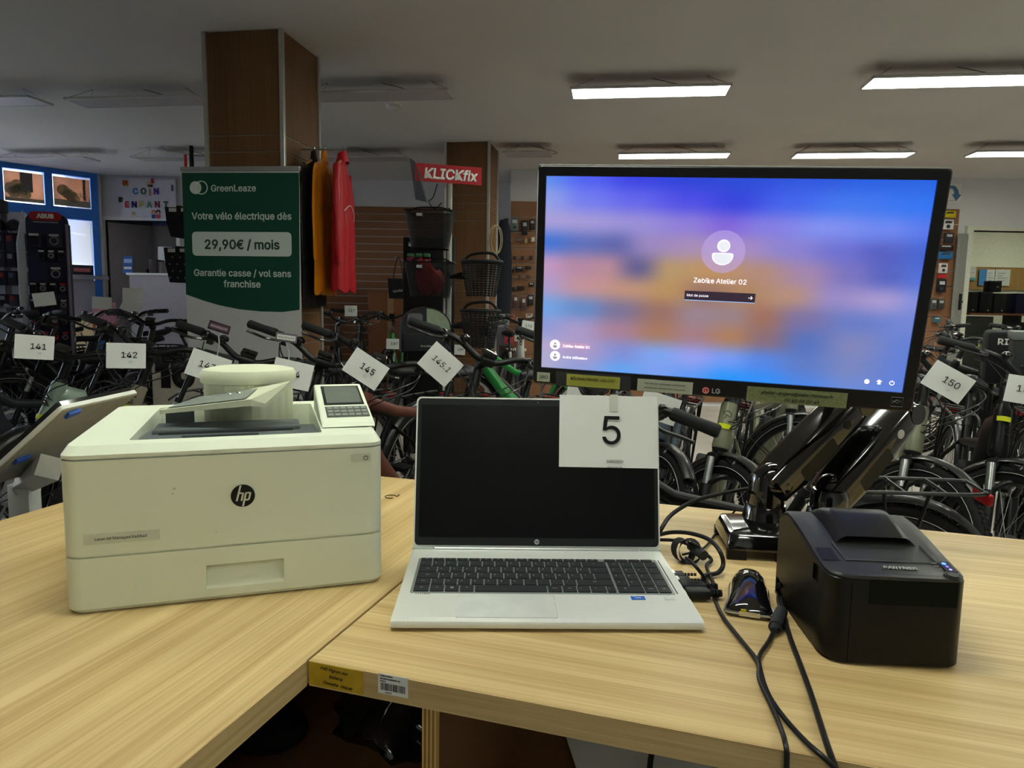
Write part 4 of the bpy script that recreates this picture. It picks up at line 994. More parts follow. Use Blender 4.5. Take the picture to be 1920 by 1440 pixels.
# steerer, stem, bars
s0, s1 = axp(.87), axp(.99)
clampP = s1 + V((.075, 0, .035))
part('stem', MB().cyl(s0, s1 + AX*.012, .02, n=14).tube([s1 - AX*.01, clampP], [.021, .019], 12).cyl(clampP - V((0, .028, 0)), clampP + V((0, .028, 0)), .024, n=14), bka)
hbp = []
for y_, dx, dz in ((-.33, -.125, .035), (-.21, -.07, .045), (-.13, -.025, .04), (-.05, 0, .004), (0, 0, 0), (.05, 0, .004), (.13, -.025, .04), (.21, -.07, .045), (.33, -.125, .035)): hbp.append(clampP + V((dx, y_, dz)))
part('handlebar', MB().tube(catmull(hbp, 4), .013, 10), bka)
gr = []
for s_ in (-1, 1):
    a, b = clampP + V((-.128, s_*.335, .035)), clampP + V((-.072, s_*.215, .0448))
    gr.append(MB().tube([a, a.lerp(b, .04), a.lerp(b, .5), a.lerp(b, .95), b], [.015, .0185, .017, .0185, .016], 12))
part('grip', gr, gripm)
lvs = []
for s_ in (-1, 1):
    lv = MB(); lvs.append(lv)
    b = clampP + V((-.06, s_*.195, .043)); 
    lv.cyl(b - V((.004, .006*s_, 0)), b + V((.004, .006*s_, 0)), .019, n=12)
    lv.tube([b, b + V((.03, s_*-.004, -.008)), b + V((.045, s_*.01, -.012))], [.012, .011, .008], 8)
    lv.tube(catmull([b + V((.045, s_*.005, -.012)), b + V((.052, s_*.05, -.018)), b + V((.028, s_*.10, -.02)), b + V((.022, s_*.135, -.018))], 4), .0055, 6)
    lv.box(-.018, .018, -.012, .012, -.035, -.012, TR(*(b + V((-.004, -s_*.02, 0)))))
part('brake_lever', lvs, bkm)
dp = clampP + V((.0, .0, .025))
part('display_unit', MB().box(-.022, .022, -.032, .032, 0, .016, TR(*dp) @ RY(20), .005).box(-.012, .012, -.02, .02, -.018, 0, TR(*dp)), gloss)
bell = clampP + V((-.012, -.115, .052))
part('bell', MB().lathe([(.02, 0), (.022, .008), (.017, .018), (.005, .023)], 16, TR(*bell)).cyl(bell - V((0, 0, .015)), bell, .008), gloss)
cb_ = []
for s_, q in ((-1, .02), (-1, -.01), (1, .02), (1, -.012)):
    b = clampP + V((-.02, s_*.19, .02)); e = axp(.80) + V((.03, s_*.015, q))
    cb_.append(MB().tube(catmull([b, b + V((.09, -s_*.03, -.05+q)), clampP + V((.12, s_*.06, -.10+q)), clampP + V((.06, -s_*.01, -.20+q)), e], 5), .0026, 5))
part('cable', cb_, bkm)
# rear part : frame
BBp = V((0, 0, .29)); ST = V((-.215, 0, .72))
def ovt(pts, ry, rz, n=14):     # oval tube in the xz plane
    pts = [V(p) for p in pts]; rings = []
    for i, p in enumerate(pts):
        t = (pts[min(i+1, len(pts)-1)] - pts[max(i-1, 0)]).normalized(); nrm = V((-t.z, 0, t.x))
        a, b = (ry[i], rz[i]) if isinstance(ry, (list, tuple)) else (ry, rz)
        rings.append([p + V((0, 1, 0))*a*math.cos(2*math.pi*j/n) + nrm*b*math.sin(2*math.pi*j/n) for j in range(n)])
    return MB().loft(rings)
h0, h1 = axp(.715), axp(.875)
def frame_of(kind):
    f = MB()
    f.tube([axp(.705), axp(.715), axp(.80), axp(.875), axp(.885)], [.033, .036, .032, .033, .030], 18)
    if kind == 'step':       # deep step-through
        f.v += []; n = ovt([axp(.78)+V((-.02, 0, 0)), V((.33, 0, .56)), V((.20, 0, .40)), V((.06, 0, .31))], [.036, .042, .045, .045], [.055, .058, .058, .055]); f.add(n.v, n.f)
    elif kind == 'shroud':   # chunky head shroud
        n = ovt([axp(.80), axp(.79)+V((-.07, 0, -.01)), V((.30, 0, .60)), V((.16, 0, .42)), V((.04, 0, .31))], [.034, .05, .05, .048, .045], [.085, .10, .075, .062, .055]); f.add(n.v, n.f)
        n = ovt([axp(.85), V((.20, 0, .70)), ST - V((0, 0, .08))], [.024, .022, .02], [.03, .026, .02]); f.add(n.v, n.f)
    else:
        n = ovt([axp(.76), V((.30, 0, .555)), V((.14, 0, .40)), V((.03, 0, .315))], [.034, .04, .042, .042], [.045, .05, .052, .05]); f.add(n.v, n.f)
        n = ovt([axp(.85), V((.18, 0, .775 if kind == 'high' else .70)), ST - V((0, 0, .02 if kind == 'high' else .1))], [.024, .022, .019], [.03, .026, .021]); f.add(n.v, n.f)
    f.tube([BBp, BBp.lerp(ST, .5), ST], [.024, .019, .018], 12)
    for s_ in (-1, 1):
        f.tube([BBp + V((-.03, s_*.035, 0)), BBp + V((-.12, s_*.045, .02)), RWH + V((.02, s_*.068, 0))], [.015, .013, .011], 8)
        f.tube([ST + V((.02, s_*.016, -.08)), RWH.lerp(ST, .5) + V((0, s_*.05, 0)), RWH + V((.01, s_*.068, .02))], [.010, .010, .010], 8)
    return f
for kd in ('trap', 'high', 'step', 'shroud'): part('frame_'+kd, frame_of(kd), bkm, 50)
part('headset', [MB().tube([axp(.885), axp(.9)], [.027, .024], 16), MB().tube([axp(.695), axp(.706)], [.030, .034], 16)], bka)
part('battery', MB().box(-.02, .40, -.036, .036, .045, .10, fr((.05, 0, .345), (.36, 0, .33), (0, 1, 0)) @ RX(90) @ TR(0, 0, 0), .012), M('battery grey', '2c2e30', .45))
part('motor', MB().cyl((.03, -.05, .29), (.03, .05, .29), .075, n=24).box(-.06, .08, -.045, .045, .25, .33, None, .02), M('motor grey', '3a3c3e', .5))
ck = MB().cyl((0, -.06, .29), (0, -.066, .29), .082, n=28)
part('chainring', ck, bka)
cr_ = []
for s_ in (-1, 1):
    e = BBp + V((s_*.12, s_*.085, -s_*.12)); cr_.append(MB().tube([BBp + V((0, s_*.075, 0)), e], [.014, .010], 8))
part('crank', cr_, bka)
pd = []
for s_ in (-1, 1):
    e = BBp + V((s_*.12, s_*.14, -s_*.12)); pd.append(MB().box(-.045, .045, -.045, .045, -.011, .011, TR(*e), .004))
part('pedal', pd, blk)
chn = MB().tube(catmull([(.0, -.062, .372), (-.45, -.055, .402), (-.51, -.055, .365), (-.47, -.055, .305), (-.40, -.055, .28), (0, -.062, .208), (.08, -.062, .29)], 3, True), .004, 5, closed=True)
part('chain', chn, M('chain', '5a5a58', .4, .7))
part('seatpost', MB().cyl(ST - V((0, 0, .02)), ST + (ST-BBp).normalized()*.18, .0145, n=12).cyl(ST - (ST-BBp).normalized()*.005, ST + (ST-BBp).normalized()*.02, .021, n=12), bka)
sp0 = ST + (ST-BBp).normalized()*.2
part('saddle', MB().loft([[sp0 + V((x_, w_*math.cos(a), (.028 if math.sin(a) > 0 else .02)*math.sin(a)+zz)) for a in [2*math.pi*i/14 for i in range(14)]] for x_, w_, zz in ((-.14, .03, .022), (-.125, .072, .022), (-.08, .082, .014), (-.02, .06, .008), (.05, .032, .010), (.12, .022, .012), (.145, .012, .006))]), sadm, 70)
part('rear_mudguard', fender(-5, 150, RWH, .029, .378), bkm, 60)
rk = MB()
for s_ in (-1, 1):
    rk.tube(catmull([V((-.2, s_*.05, .72)), V((-.32, s_*.06, .755)), V((-.66, s_*.06, .755)), V((-.72, s_*.045, .755))], 3), .006, 6)
    rk.tube([RWH + V((0, s_*.07, .02)), V((-.55, s_*.062, .752))], .0055, 6).tube([RWH + V((0, s_*.07, .02)), V((-.42, s_*.062, .752))], .0055, 6)
for x_ in (-.36, -.48, -.60, -.72): rk.tube([(x_, -.058, .757), (x_, .058, .757)], .005, 6)
part('luggage_rack', rk, bka)
part('rear_lamp', MB().box(-.755, -.735, -.04, .04, .71, .745, None, .006), redl)
part('kickstand', MB().tube([(-.36, .055, .29), (-.40, .12, .14), (-.42, .185, .012)], [.011, .010, .012], 8), bka)
def _bk(o, m): return o
STEER = ['fork_crown', 'fork_stanchion', 'fork_lower', 'front_mudguard', 'mudguard_stay', 'headlight', 'stem', 'handlebar', 'grip', 'brake_lever', 'display_unit', 'bell', 'cable']
REAR = ['headset', 'battery', 'motor', 'chainring', 'crank', 'pedal', 'chain', 'seatpost', 'saddle', 'rear_mudguard', 'luggage_rack', 'rear_lamp', 'kickstand']
SUB = {'headlight': ['lamp_lens']}
NB = 0
# where each bike stands (x, y of the head tube, heading, lean), spaced so that none touches another
SPOT = [(-2.715, 3.5, -116.42, 5.34), (-2.041, 3.18, -115.7, 7.41), (-1.639, 3.1, -114.38, 6.57), (-1.177, 3.05, -115.19, 6.27), (-0.859, 3.036, -115.04, 5.88), (-0.622, 3.005, -115.89, 6.46), (-0.172, 2.95, -111.57, 6.7), (0.278, 3, -111.43, 7.14), (0.672, 3.05, -111.05, 6.68), (1.597, 4.012, -93.97, 7.15), (0.892, 2.88, -111.21, 7.26), (0.255, 2.076, -180.96, 6.78), (1.675, 2.88, -115.73, 7.08), (1.991, 2.85, -113.56, 5.71), (2.306, 2.8, -116.62, 7.13), (-3.719, 5.2, -108, 1.5), (-4.154, 6.135, -114.09, 1.5), (-3.41, 5.209, -124.26, 1.5), (-3.652, 6.2, -104, 1.5), (-3.216, 6.077, -101.34, 1.5), (-2.725, 5.3, -98, 1.5), (-2.85, 7.672, 6.61, 1.5), (-4.96, 6.611, -131.2, 1.5), (-1.632, 6.6, -75, 1.5), (-1.638, 7.652, -77.36, 1.5), (-1.405, 8.261, -93.98, 1.5), (-0.592, 10.424, 1.86, 1.5), (-0.816, 8.696, -102.72, 1.5), (0.084, 7.308, -80.07, 1.5), (1.936, 5, -110, 1.5), (2.519, 5.2, -110, 1.5), (2.171, 6.357, -108.02, 1.5), (3.344, 5.345, 153.69, 4), (3.618, 5.964, 126.33, 4), (4.169, 5.854, -70.97, 4), (4.855, 5.493, -49.94, 4), (-0.203, 5.905, 164.09, 3)]
def setmat(o, mat):
    o.material_slots[0].link = 'OBJECT'; o.material_slots[0].material = mat
def bike(hx, hy, label, color=None, kind='trap', heading=None, steer=40, lean=7, skip=(), z=0, tall=0, group='parked bikes', rimc=None, knobby=True):
    """hx,hy: where the head tube top stands in the room; heading: degrees, direction the bike faces"""
    global NB
    if NB < len(SPOT): hx, hy, heading, lean = SPOT[NB]
    NB += 1
    m = RZ(heading) @ RX(-lean)
    hp = m @ (axp(.88))
    root = T('bicycle', label, 'bicycle', TR(hx-hp.x, hy-hp.y, z+.004) @ m, group)
    fo = ob('frame', BP['frame_'+kind][0], root)
    if color: setmat(fo, color)
    for k_ in REAR:
        if k_ in skip: continue
        for me in BP[k_]: ob(k_, me, root)
    sm_ = TR(*AP) @ Matrix.Rotation(rad(steer), 4, AX) @ TR(*(-AP))
    for k_ in STEER:
        if k_ in skip: continue
        mm_ = sm_
        if tall and k_ in ('stem', 'handlebar', 'grip', 'brake_lever', 'display_unit', 'bell', 'cable'): mm_ = sm_ @ TR(*(AX*tall))
        for me in BP[k_]: o = ob(k_, me, root, mm_)
        for s_ in SUB.get(k_, []): ob(s_, BP[s_][0], o)
        if k_ == 'fork_crown' and color: pass
    for nm, c_, steered in (('front_wheel', FWH, True), ('rear_wheel', RWH, False)):
        o = ob(nm, BP['rim'][0], root, (sm_ if steered else I4) @ TR(*c_))
        if rimc: setmat(o, rimc)
        for s_ in (['tire', 'reflex_stripe', 'spokes', 'hub', 'disc_brake'] if steered else ['tire', 'reflex_stripe', 'spokes', 'rear_hub', 'disc_brake']) + (['tread'] if knobby else []):
            c2 = ob(s_, BP[s_][0], o)
            if s_ in ('spokes', 'tread', 'reflex_stripe'): c2['kind'] = 'stuff'
    root['_s'] = steer
    return root, sm_
def headtag(root, z_, col=None, w_=.034):
    p = axp(z_); m = fr(p + V((.0345, 0, 0)), (0, 1, 0), AX)
    def f(u, v): a = (u-.5)*1.3; return (.040*math.sin(a)+0, (v-.5)*.02, .041*math.cos(a)-.034)
    MB().grid(f, 6, 1).build('yellow_tag', col or yel, root, m)
HD = 246      # heading of the parked row: towards the counter and a little left
sage = M('sage green frame', '8fa596', .4, coat=.2); sand = M('sand grey frame', '8d8577', .45); olive = M('olive grey frame', '7d8068', .4, .3)
brown = M('brown frame', '6b3f33', .5); copper = M('copper frame', 'a5785c', .4, .3); anth = M('anthracite frame', '2a2d32', .4); blkf = M('black frame', '0d0e10', .35)
navy = M('blue grey frame', '4a5660', .4); green = M('bright green frame', '1f8a3c', .35, coat=.3); lgf = M('pale grey frame', 'a9aaa4', .4)
def hp_(px, y): p = Y(px, 640, y); return p.x, p.y
row = [
 (-70, 3.5, 'anthracite e-bike at the window end of the front row', anth, 'shroud', 12, ()),
 (108, 3.18, 'sage green e-bike hung with the 141 sheet', sage, 'shroud', 30, ()),
 (258, 3.10, 'sand grey e-bike with yellow head tag, hung with the 142 sheet', sand, 'step', 30, ()),
 (448, 3.05, 'black low-barred e-bike hung with the 143 sheet, behind the domed white device', blkf, 'trap', 36, ()),
 (588, 3.05, 'black high-framed e-bike hung with the 144 sheet, right of the green banner', blkf, 'high', 42, ()),
 (706, 3.10, 'brown e-bike hung with the 145 sheet', brown, 'high', 40, ()),
 (884, 2.95, 'black e-bike hung with the handwritten 145.1 sheet', blkf, 'step', 40, ()),
 (1085, 3.0, 'black e-bike standing behind the laptop, under the monitor', blkf, 'trap', 38, ()),
 (1255, 3.05, 'blue grey e-bike hung with the 147 sheet', navy, 'step', 34, ()),
 (1352, 3.35, 'dark olive e-bike squeezed behind the yellow-tagged grey one', olive, 'trap', 40, ('display_unit',)),
 (1374, 2.88, 'olive grey e-bike with umbrella mark and yellow head tag, behind the stand arms', olive, 'trap', 40, ()),
 (1560, 2.95, 'black e-bike hidden between the two glossy stand arms', blkf, 'trap', 40, ()),
 (1737, 2.88, 'olive grey e-bike with umbrella mark, hung with the 150 sheet', olive, 'trap', 40, ()),
 (1893, 2.85, 'black e-bike with silver steerer and yellow tag, past the 150 one', blkf, 'shroud', 36, ()),
 (2060, 2.8, 'anthracite e-bike at the far end of the front row', anth, 'trap', 36, ()),
]
BK = []
for px, y, lb, colr, kd, st_a, sk in row:
    x_, y_ = hp_(px, y)
    root, sm_ = bike(x_, y_, lb, colr, kd, HD + random.uniform(-3, 3), st_a, 6 + random.uniform(-1, 1.5), sk, tall=.0 if kd != 'step' else .03, group='bikes in the front row')
    BK.append((root, sm_))
for i in (2, 10, 13): headtag(BK[i][0], .80 if i != 13 else .85)
headtag(BK[1][0], .74)
umb = M('umbrella ink', '2a2c24', .5)
for i in (10, 12):      # umbrella emblem on the head tube
    m = fr(axp(.845) + V((.036, 0, 0)), (0, 1, 0), AX)
    MB().torus(.017, .0012, 18, 4, RZ(-25), 0, 180).tube([(-.0155, .007, 0), (.0155, -.007, 0)], .0012, 4).tube([(0, 0, 0), (-.006, -.018, 0)], .0012, 4).build('emblem', umb, BK[i][0], m)
m = fr(axp(.80) + V((.036, 0, 0)), (0, 1, 0), AX)
MB().torus(.014, .0016, 18, 5).tube([(-.009, 0, 0), (.009, 0, 0)], .0025, 4).build('emblem', M('emblem brown', '5a4a44', .5), BK[1][0], m)

# ---- bikes farther back
far = [
 (8, 5.2, 'dark e-bike beside the white accessory stand', blkf, 'trap', 252, -20, 1.5), (78, 6.3, 'dark bike between the accessory stands and the front row', anth, 'trap', 254, 25, 1.5),
 (128, 5.5, 'dark bike in front of the lock stand', blkf, 'high', 250, -25, 1.5), (176, 6.2, 'dark bike in front of the glass door', anth, 'step', 256, -20, 1.5),
 (236, 5.9, 'dark bike in front of the store room doorway', blkf, 'trap', 250, -25, 1.5), (276, 5.3, 'black bike with grey mudguard facing the store room', anth, 'shroud', 262, 18, 1.5),
 (322, 6.0, 'pale grey headed bike just left of the green banner', lgf, 'trap', 285, 20, 1.5), (5, 7.0, 'dark bike by the shop front at the window end', blkf, 'trap', 248, 20, 1.5),
 (632, 6.6, 'black bike with white panels under the red jacket', blkf, 'high', 285, 25, 1.5), (672, 7.6, 'dark bike carrying the 117 sheet', anth, 'trap', 280, 20, 1.5),
 (738, 8.3, 'bright green bike carrying the 187 sheet', green, 'high', 268, 0, 1.5), (775, 8.6, 'green bike with pale rims right of the 187 one', green, 'trap', 268, 8, 1.5),
 (852, 8.9, 'dark bike in front of the cable coil column with the 189 sheet', anth, 'trap', 268, 0, 1.5), (986, 7.4, 'pale grey bike carrying the 173 sheet', lgf, 'trap', 285, -10, 1.5),
 (1480, 5.0, 'dark bike seen between monitor and stand arms', blkf, 'trap', 250, 20, 1.5), (1610, 5.2, 'black bike behind the monitor corner', anth, 'trap', 250, 30, 1.5),
 (1425, 6.4, 'dark bike at the rear behind the monitor', blkf, 'trap', 255, 20, 1.5),
 (1660, 4.7, 'black bike with raised saddle behind the 150 one', blkf, 'high', 100, 30, 4), (1700, 5.6, 'grey mountain bike farther behind the 150 one', anth, 'high', 95, 10, 4),
 (1830, 5.5, 'dark bike in front of the office opening', blkf, 'trap', 255, 15, 4), (1990, 5.0, 'dark bike beyond the delivery boxes', anth, 'trap', 255, 15, 4),
]
FAR = []
for px, y, lb, colr, kd, hd, st_a, ln in far:
    p = Y(px, 600, y)
    root, sm_ = bike(p.x, p.y, lb, colr, kd, hd, st_a, ln, tall=.05, group='bikes standing farther back', rimc=chrome if 'green' in lb and 'banner' not in lb else None, knobby=False)
    FAR.append(root)
rp_ = M('white panel print', 'd0ccd6', .5)
for i in (8,):
    m = fr(axp(.7) + V((-.10, .052, -.05)), (-1, 0, -.9), (0, 0, 1))
    MB().prism([(-.06, -.03), (.10, -.03), (.12, .03), (-.02, .04)], 0, .003).build('white_panel', rp_, FAR[i], m, sm=False)
# saddle bag bike seen from behind its saddle, right of the pannier
p = Y(905, 712, 4.4)
root, sm_ = bike(p.x-.35, p.y+.62, 'green bike with black saddle and paper tag, behind the laptop', green, 'trap', 118, 10, 3, group='bikes standing farther back', rimc=chrome, knobby=False)
B(-.02, .02, -.001, .001, -.075, 0).build('paper_tag', paper, root, TR(*(sp0 + V((.02, -.06, -.01)))), sm=False)

# ---- number sheets hanging on the bikes
def nsheet(px, py, y, rot, num, label, w_=.148, h_=.105, size=.048, hand=False, yaw=0, sub=True, nx=.006, ny=.004, tied=None):
    p = Y(px, py, y)
    d = (CAM - p); d.z = d.z*.3; d.normalize()
    d = Matrix.Rotation(rad(yaw), 3, 'Z') @ d
    rt = V((0, 0, 1)).cross(d).normalized(); up_ = d.cross(rt)
    c_, s_ = math.cos(rad(rot)), math.sin(rad(rot))
    m = fr(p, rt*c_ + up_*s_, up_*c_ - rt*s_)
    return sheet(m, w_, h_, num, ['01/07/2026', 'N6110125'] if sub else None, label, size, 'numbered sheets on the bikes', bend=.003, nx=nx, ny=ny, handwritten=hand)
nsheet(65, 651, 2.86, -6, '141', 'white sheet numbered 141 hanging on the sage green bike', w_=.136, h_=.097, size=.044, yaw=10, nx=.012)
nsheet(237, 667, 2.95, -3, '142', 'white sheet numbered 142 hanging on the sand grey bike', yaw=10, nx=.01)
nsheet(391, 688, 2.75, -21, '143', 'white sheet numbered 143, its lower edge hidden by the domed device', nx=-.006)
nsheet(548, 702, 2.75, -14, '144', 'white sheet numbered 144, cut off by the lid of the domed device', nx=-.002)
nsheet(686, 692, 2.72, -34, '145', 'white sheet numbered 145 hanging on the brown bike', nx=.006)
nsheet(826, 683, 2.62, -41, '145.1', 'white sheet with handwritten 145.1 on a black bike', size=.042, hand=True, sub=False, nx=0, w_=.135, h_=.11)
nsheet(1100, 733, 2.7, -6, '146', 'white sheet between laptop and monitor, mostly hidden')
nsheet(1236, 764, 2.72, -16, '147', 'white sheet numbered 147 half hidden by the laptop sheet', nx=.0)
nsheet(1777, 716, 2.66, -29, '150', 'white sheet numbered 150 hanging on the olive bike', nx=.012)
nsheet(1930, 733, 2.66, -6, '151', 'white sheet numbered 151 on the last visible front bike', nx=-.01)
nsheet(1607, 772, 2.75, -10, '149', 'white sheet showing under the monitor between the stand arms', w_=.06, h_=.06, size=.001, sub=False)
nsheet(658, 583, 7.0, 0, '117', 'small white sheet numbered 117 below the red jacket', w_=.12, size=.05)
nsheet(738, 645, 7.3, -1, '187', 'small white sheet numbered 187 on the green bike', size=.055)
nsheet(862, 656, 7.465, -3, '189', 'small white sheet numbered 189 by the wooden column', w_=.115, size=.05)
nsheet(990, 612, 6.8, -8, '173', 'small white sheet numbered 173 beside the monitor', w_=.12, size=.05)
for i, (px, py, y, rt_) in enumerate([(83, 561, 5.6, 8), (191, 568, 6.2, -4), (246, 575, 6.0, -25), (249, 553, 5.8, -3)]):
    nsheet(px, py, y, rt_, ' ', ['blank grey sheet back before the lock stand', 'blank sheet back before the glass door pier', 'blank tilted sheet back at the store room doorway', 'blank sheet back above the handlebars at the doorway'][i], sub=False, size=.01)

# small NOUVEAUTE cards clipped to the 143 and 144 handlebars
for i, (px, py, rt_, lb) in enumerate([(411, 622, -18, 'dark tilted novelty card clipped above the 143 handlebar'), (537, 637, -8, 'pale novelty card clipped above the 144 handlebar')]):
    p = Y(px, py-(4 if i else 8), 2.86)
    t = T('novelty_card', lb, 'card', TR(*p) @ RZ(8) @ RY(-rt_))
    B(-.042, .042, -.002, .002, -.018, .018, .001).build('card', M('card plum', '3a2434', .5) if i == 0 else M('card grey', '6a6470', .5), t)
    B(-.036, .036, -.003, -.002, -.010, .010).build('panel', M('card mauve', '6a5060', .5) if i == 0 else paper, t, sm=False)
    txt('NOUVEAUTÉ', .012, white if i == 0 else ink, t, fr((0, -.0035, 0), (1, 0, 0), (0, 0, 1)), fit=.064)
    MB().tube([(.0, .003, -.016), (.015, .01, -.06), (.02, .03, -.13)], .003, 6).build('clip_stem', lgrey, t)
# ================================================================ roll-up banner
b0, b1 = Y(341, 317, 4.47), Y(561, 316, 4.37); bdir = b1-b0; bwid = math.hypot(bdir.x, bdir.y)
BMx = fr((b0.x, b0.y, 0), (bdir.x, bdir.y, 0), (0, 0, 1)); BMI = BMx.inverted(); BN = BMx.to_3x3() @ V((0, 0, 1))
def bl(px, py): return (BMI @ PL(px, py, BMx.translation, BN)).xy
btop = b0.z
bn = T('banner', 'green and white roll-up banner with white lettering before the walnut column', 'banner', BMx)
B(0, bwid, .06, btop, -.001, .001).build('sheet', M('banner white', 'c9cbcb', .6, var=.02), bn, sm=False)
gpts = [bl(341, 324), bl(561, 324), bl(562, 581), bl(530, 585), bl(490, 584), bl(450, 580), bl(410, 572), bl(380, 563), bl(345, 552)]
MB().prism([(max(0, min(bwid, p.x)), p.y) for p in gpts][::-1], .001, .002).build('green_field', M('banner green', '17493a', .5, var=.01, scale=2), bn, sm=False)
B(-.005, bwid+.005, btop-.015, btop+.012, -.012, .012, .003).build('top_rail', M('rail grey', '9a9c9c', .35, .5), bn)
B(-.02, bwid+.02, 0, .08, -.08, .08, .02).build('cassette', M('rail grey', '9a9c9c', .35, .5), bn)
MB().cyl((bwid/2, .05, -.03), (bwid/2, btop, -.03), .009).build('pole', silver, bn)
bwt = M('banner letters', 'ccd6d0', .55, var=0)
def btx(s_, px0, px1, py, **k): a, c_ = bl(px0, py), bl(px1, py); txt(s_, .1, k.pop('mat', bwt), bn, TR((a.x+c_.x)/2, a.y, .0024), fit=c_.x-a.x, ex=.0004, **k)
btx('GreenLeaze', 396, 480, 353, off=.001); btx('Votre vélo électrique dès', 360, 547, 405, off=.0014)
c0, c1, c2 = bl(361, 457), bl(547, 457), bl(450, 435)
MB().prism(rrect(c0.x, c1.x, c0.y-(c2.y-c0.y), c2.y, .025, 6), .002, .003).build('price_plate', bwt, bn, sm=False)
a, c_ = bl(384, 458), bl(524, 458); txt('29,90€ / mois', .1, M('banner ink', '24403a', .6), bn, TR((a.x+c_.x)/2, a.y, .0034), fit=c_.x-a.x, ex=.0004, off=.002)
btx('Garantie casse / vol sans', 364, 546, 511, off=.0014); btx('franchise', 420, 489, 532, off=.0014)
p = bl(367, 352); r_ = bl(378, 352).x - p.x
MB().prism(circ(p.x, p.y, r_, 30), .002, .0026).build('logo_disc', bwt, bn, sm=False)
MB().torus(r_, .0035, 30, 4, TR(p.x+r_*1.0, p.y, .003)).build('logo_ring', bwt, bn)

# ================================================================ jackets on the column rail
rz = 2.24; ry = 4.76
cx_ = -1.405
rl = T('hanging_rail', 'thin metal hanging rail fixed to the walnut column side', 'rail', TR(cx_, ry, rz))
MB().tube([(0, 0, 0), (.30, -.03, .0), (.32, -.032, .02)], .006, 8).build('bar', steelm, rl)
B(-.012, 0, -.03, .03, -.06, .06, .002).build('bracket', alu, rl)
def jacket(px, depth, mat, label, length, a_sc, b_sc, trim, rot=0, seed=0):
    p = Y(px, 300, depth)
    x0 = p.x
    t = T('jacket', label, 'jacket', TR(x0, ry-.01, rz-.03) @ RZ(rot), 'jackets on the rail')
    MB().tube(catmull([(0, 0, .045), (0, .012, .055), (0, .02, .04), (0, .004, .015), (0, 0, -.03)], 4), .0025, 6).build('hanger_hook', chrome, t)
    MB().tube([(0, -.20, -.10), (0, 0, -.03), (0, .20, -.10)], .009, 6).build('hanger', M('hanger wood', 'a87848', .5), t)
    rng = random.Random(seed); ph = [rng.uniform(0, 6.3) for _ in range(4)]
    prof = [(.0, .035, .028), (-.03, .05, .034), (-.055, .075, .036), (-.085, .13, .042), (-.14, .20, .056), (-.25, .225, .07), (-.45, .24, .085), (-.65, .25, .095), (-length+.03, .265, .105), (-length, .262, .10)]
    rings = []
    for z_, a, b in prof:
        k_ = min(1, (-z_)/.3); rr = []
        for i in range(40):
            th = 2*math.pi*i/40
            w_ = 1 + k_*(.10*math.sin(5*th+ph[0]+z_*2) + .07*math.sin(9*th+ph[1]-z_*3) + .04*math.sin(14*th+ph[2]+z_*5))
            rr.append((b*b_sc*math.cos(th)*w_, a*a_sc*math.sin(th)*(1+.03*math.sin(7*th+ph[3])), z_ + (.012*math.sin(6*th+ph[1]) if z_ <= -length+.001 else 0)))
        rings.append(rr)
    MB().loft(rings[::-1]).build('shell', mat, t, ang=80)
    for s_ in (-1, 1):
        pts = [(0, s_*.19*a_sc, -.12), (.012, s_*.25*a_sc, -.22), (.025, s_*.275*a_sc, -.42), (.03, s_*.27*a_sc, -.62), (.035, s_*.262*a_sc, -.70)]
        MB().tube(catmull(pts, 4), [.046-.0006*k_+.004*math.sin(k_*1.1+ph[0]) for k_ in range(17)], 14, m=Matrix.Diagonal((b_sc*.9, 1, 1, 1))).build('sleeve', mat, t, ang=80)
    MB().loft([[(k_*.042*min(1, b_sc*1.6)*math.cos(2*math.pi*i/18), k_*.06*math.sin(2*math.pi*i/18), z_+.012*math.cos(2*math.pi*i/18)) for i in range(18)] for k_, z_ in ((1.1, -.06), (.85, -.02), (.7, .012))], cap=False).build('collar', mat, t, ang=80)
    if trim: MB().tube(catmull([(.07*b_sc, -.2, -.38), (.09*b_sc, -.05, -.33), (.09*b_sc, .1, -.36), (.06*b_sc, .22, -.4)], 4), .004, 5).build('piping', trim, t)
    return t
jacket(589, ry, M('black jacket cloth', '161615', .6, bump=.9, scale=9, bd=.02, stretch=(1, 1, .35)), 'black long rain jacket hanging against the walnut column', .98, 1.0, .28, None, 0, 1)
jacket(609, ry, M('orange jacket cloth', 'd07d18', .5, bump=.9, scale=9, bd=.02, stretch=(1, 1, .35)), 'orange rain jacket hanging between the black and the red one', .90, 1.0, .28, M('grey piping', '8a7a66', .5), 0, 2)
jacket(641, ry-.02, M('red jacket cloth', 'b0202a', .42, bump=.9, scale=9, bd=.02, stretch=(1, 1, .35)), 'bright red rain jacket hanging outermost on the rail', .88, 1.0, .62, M('pale piping', 'd8b0b0', .5), 4, 3)
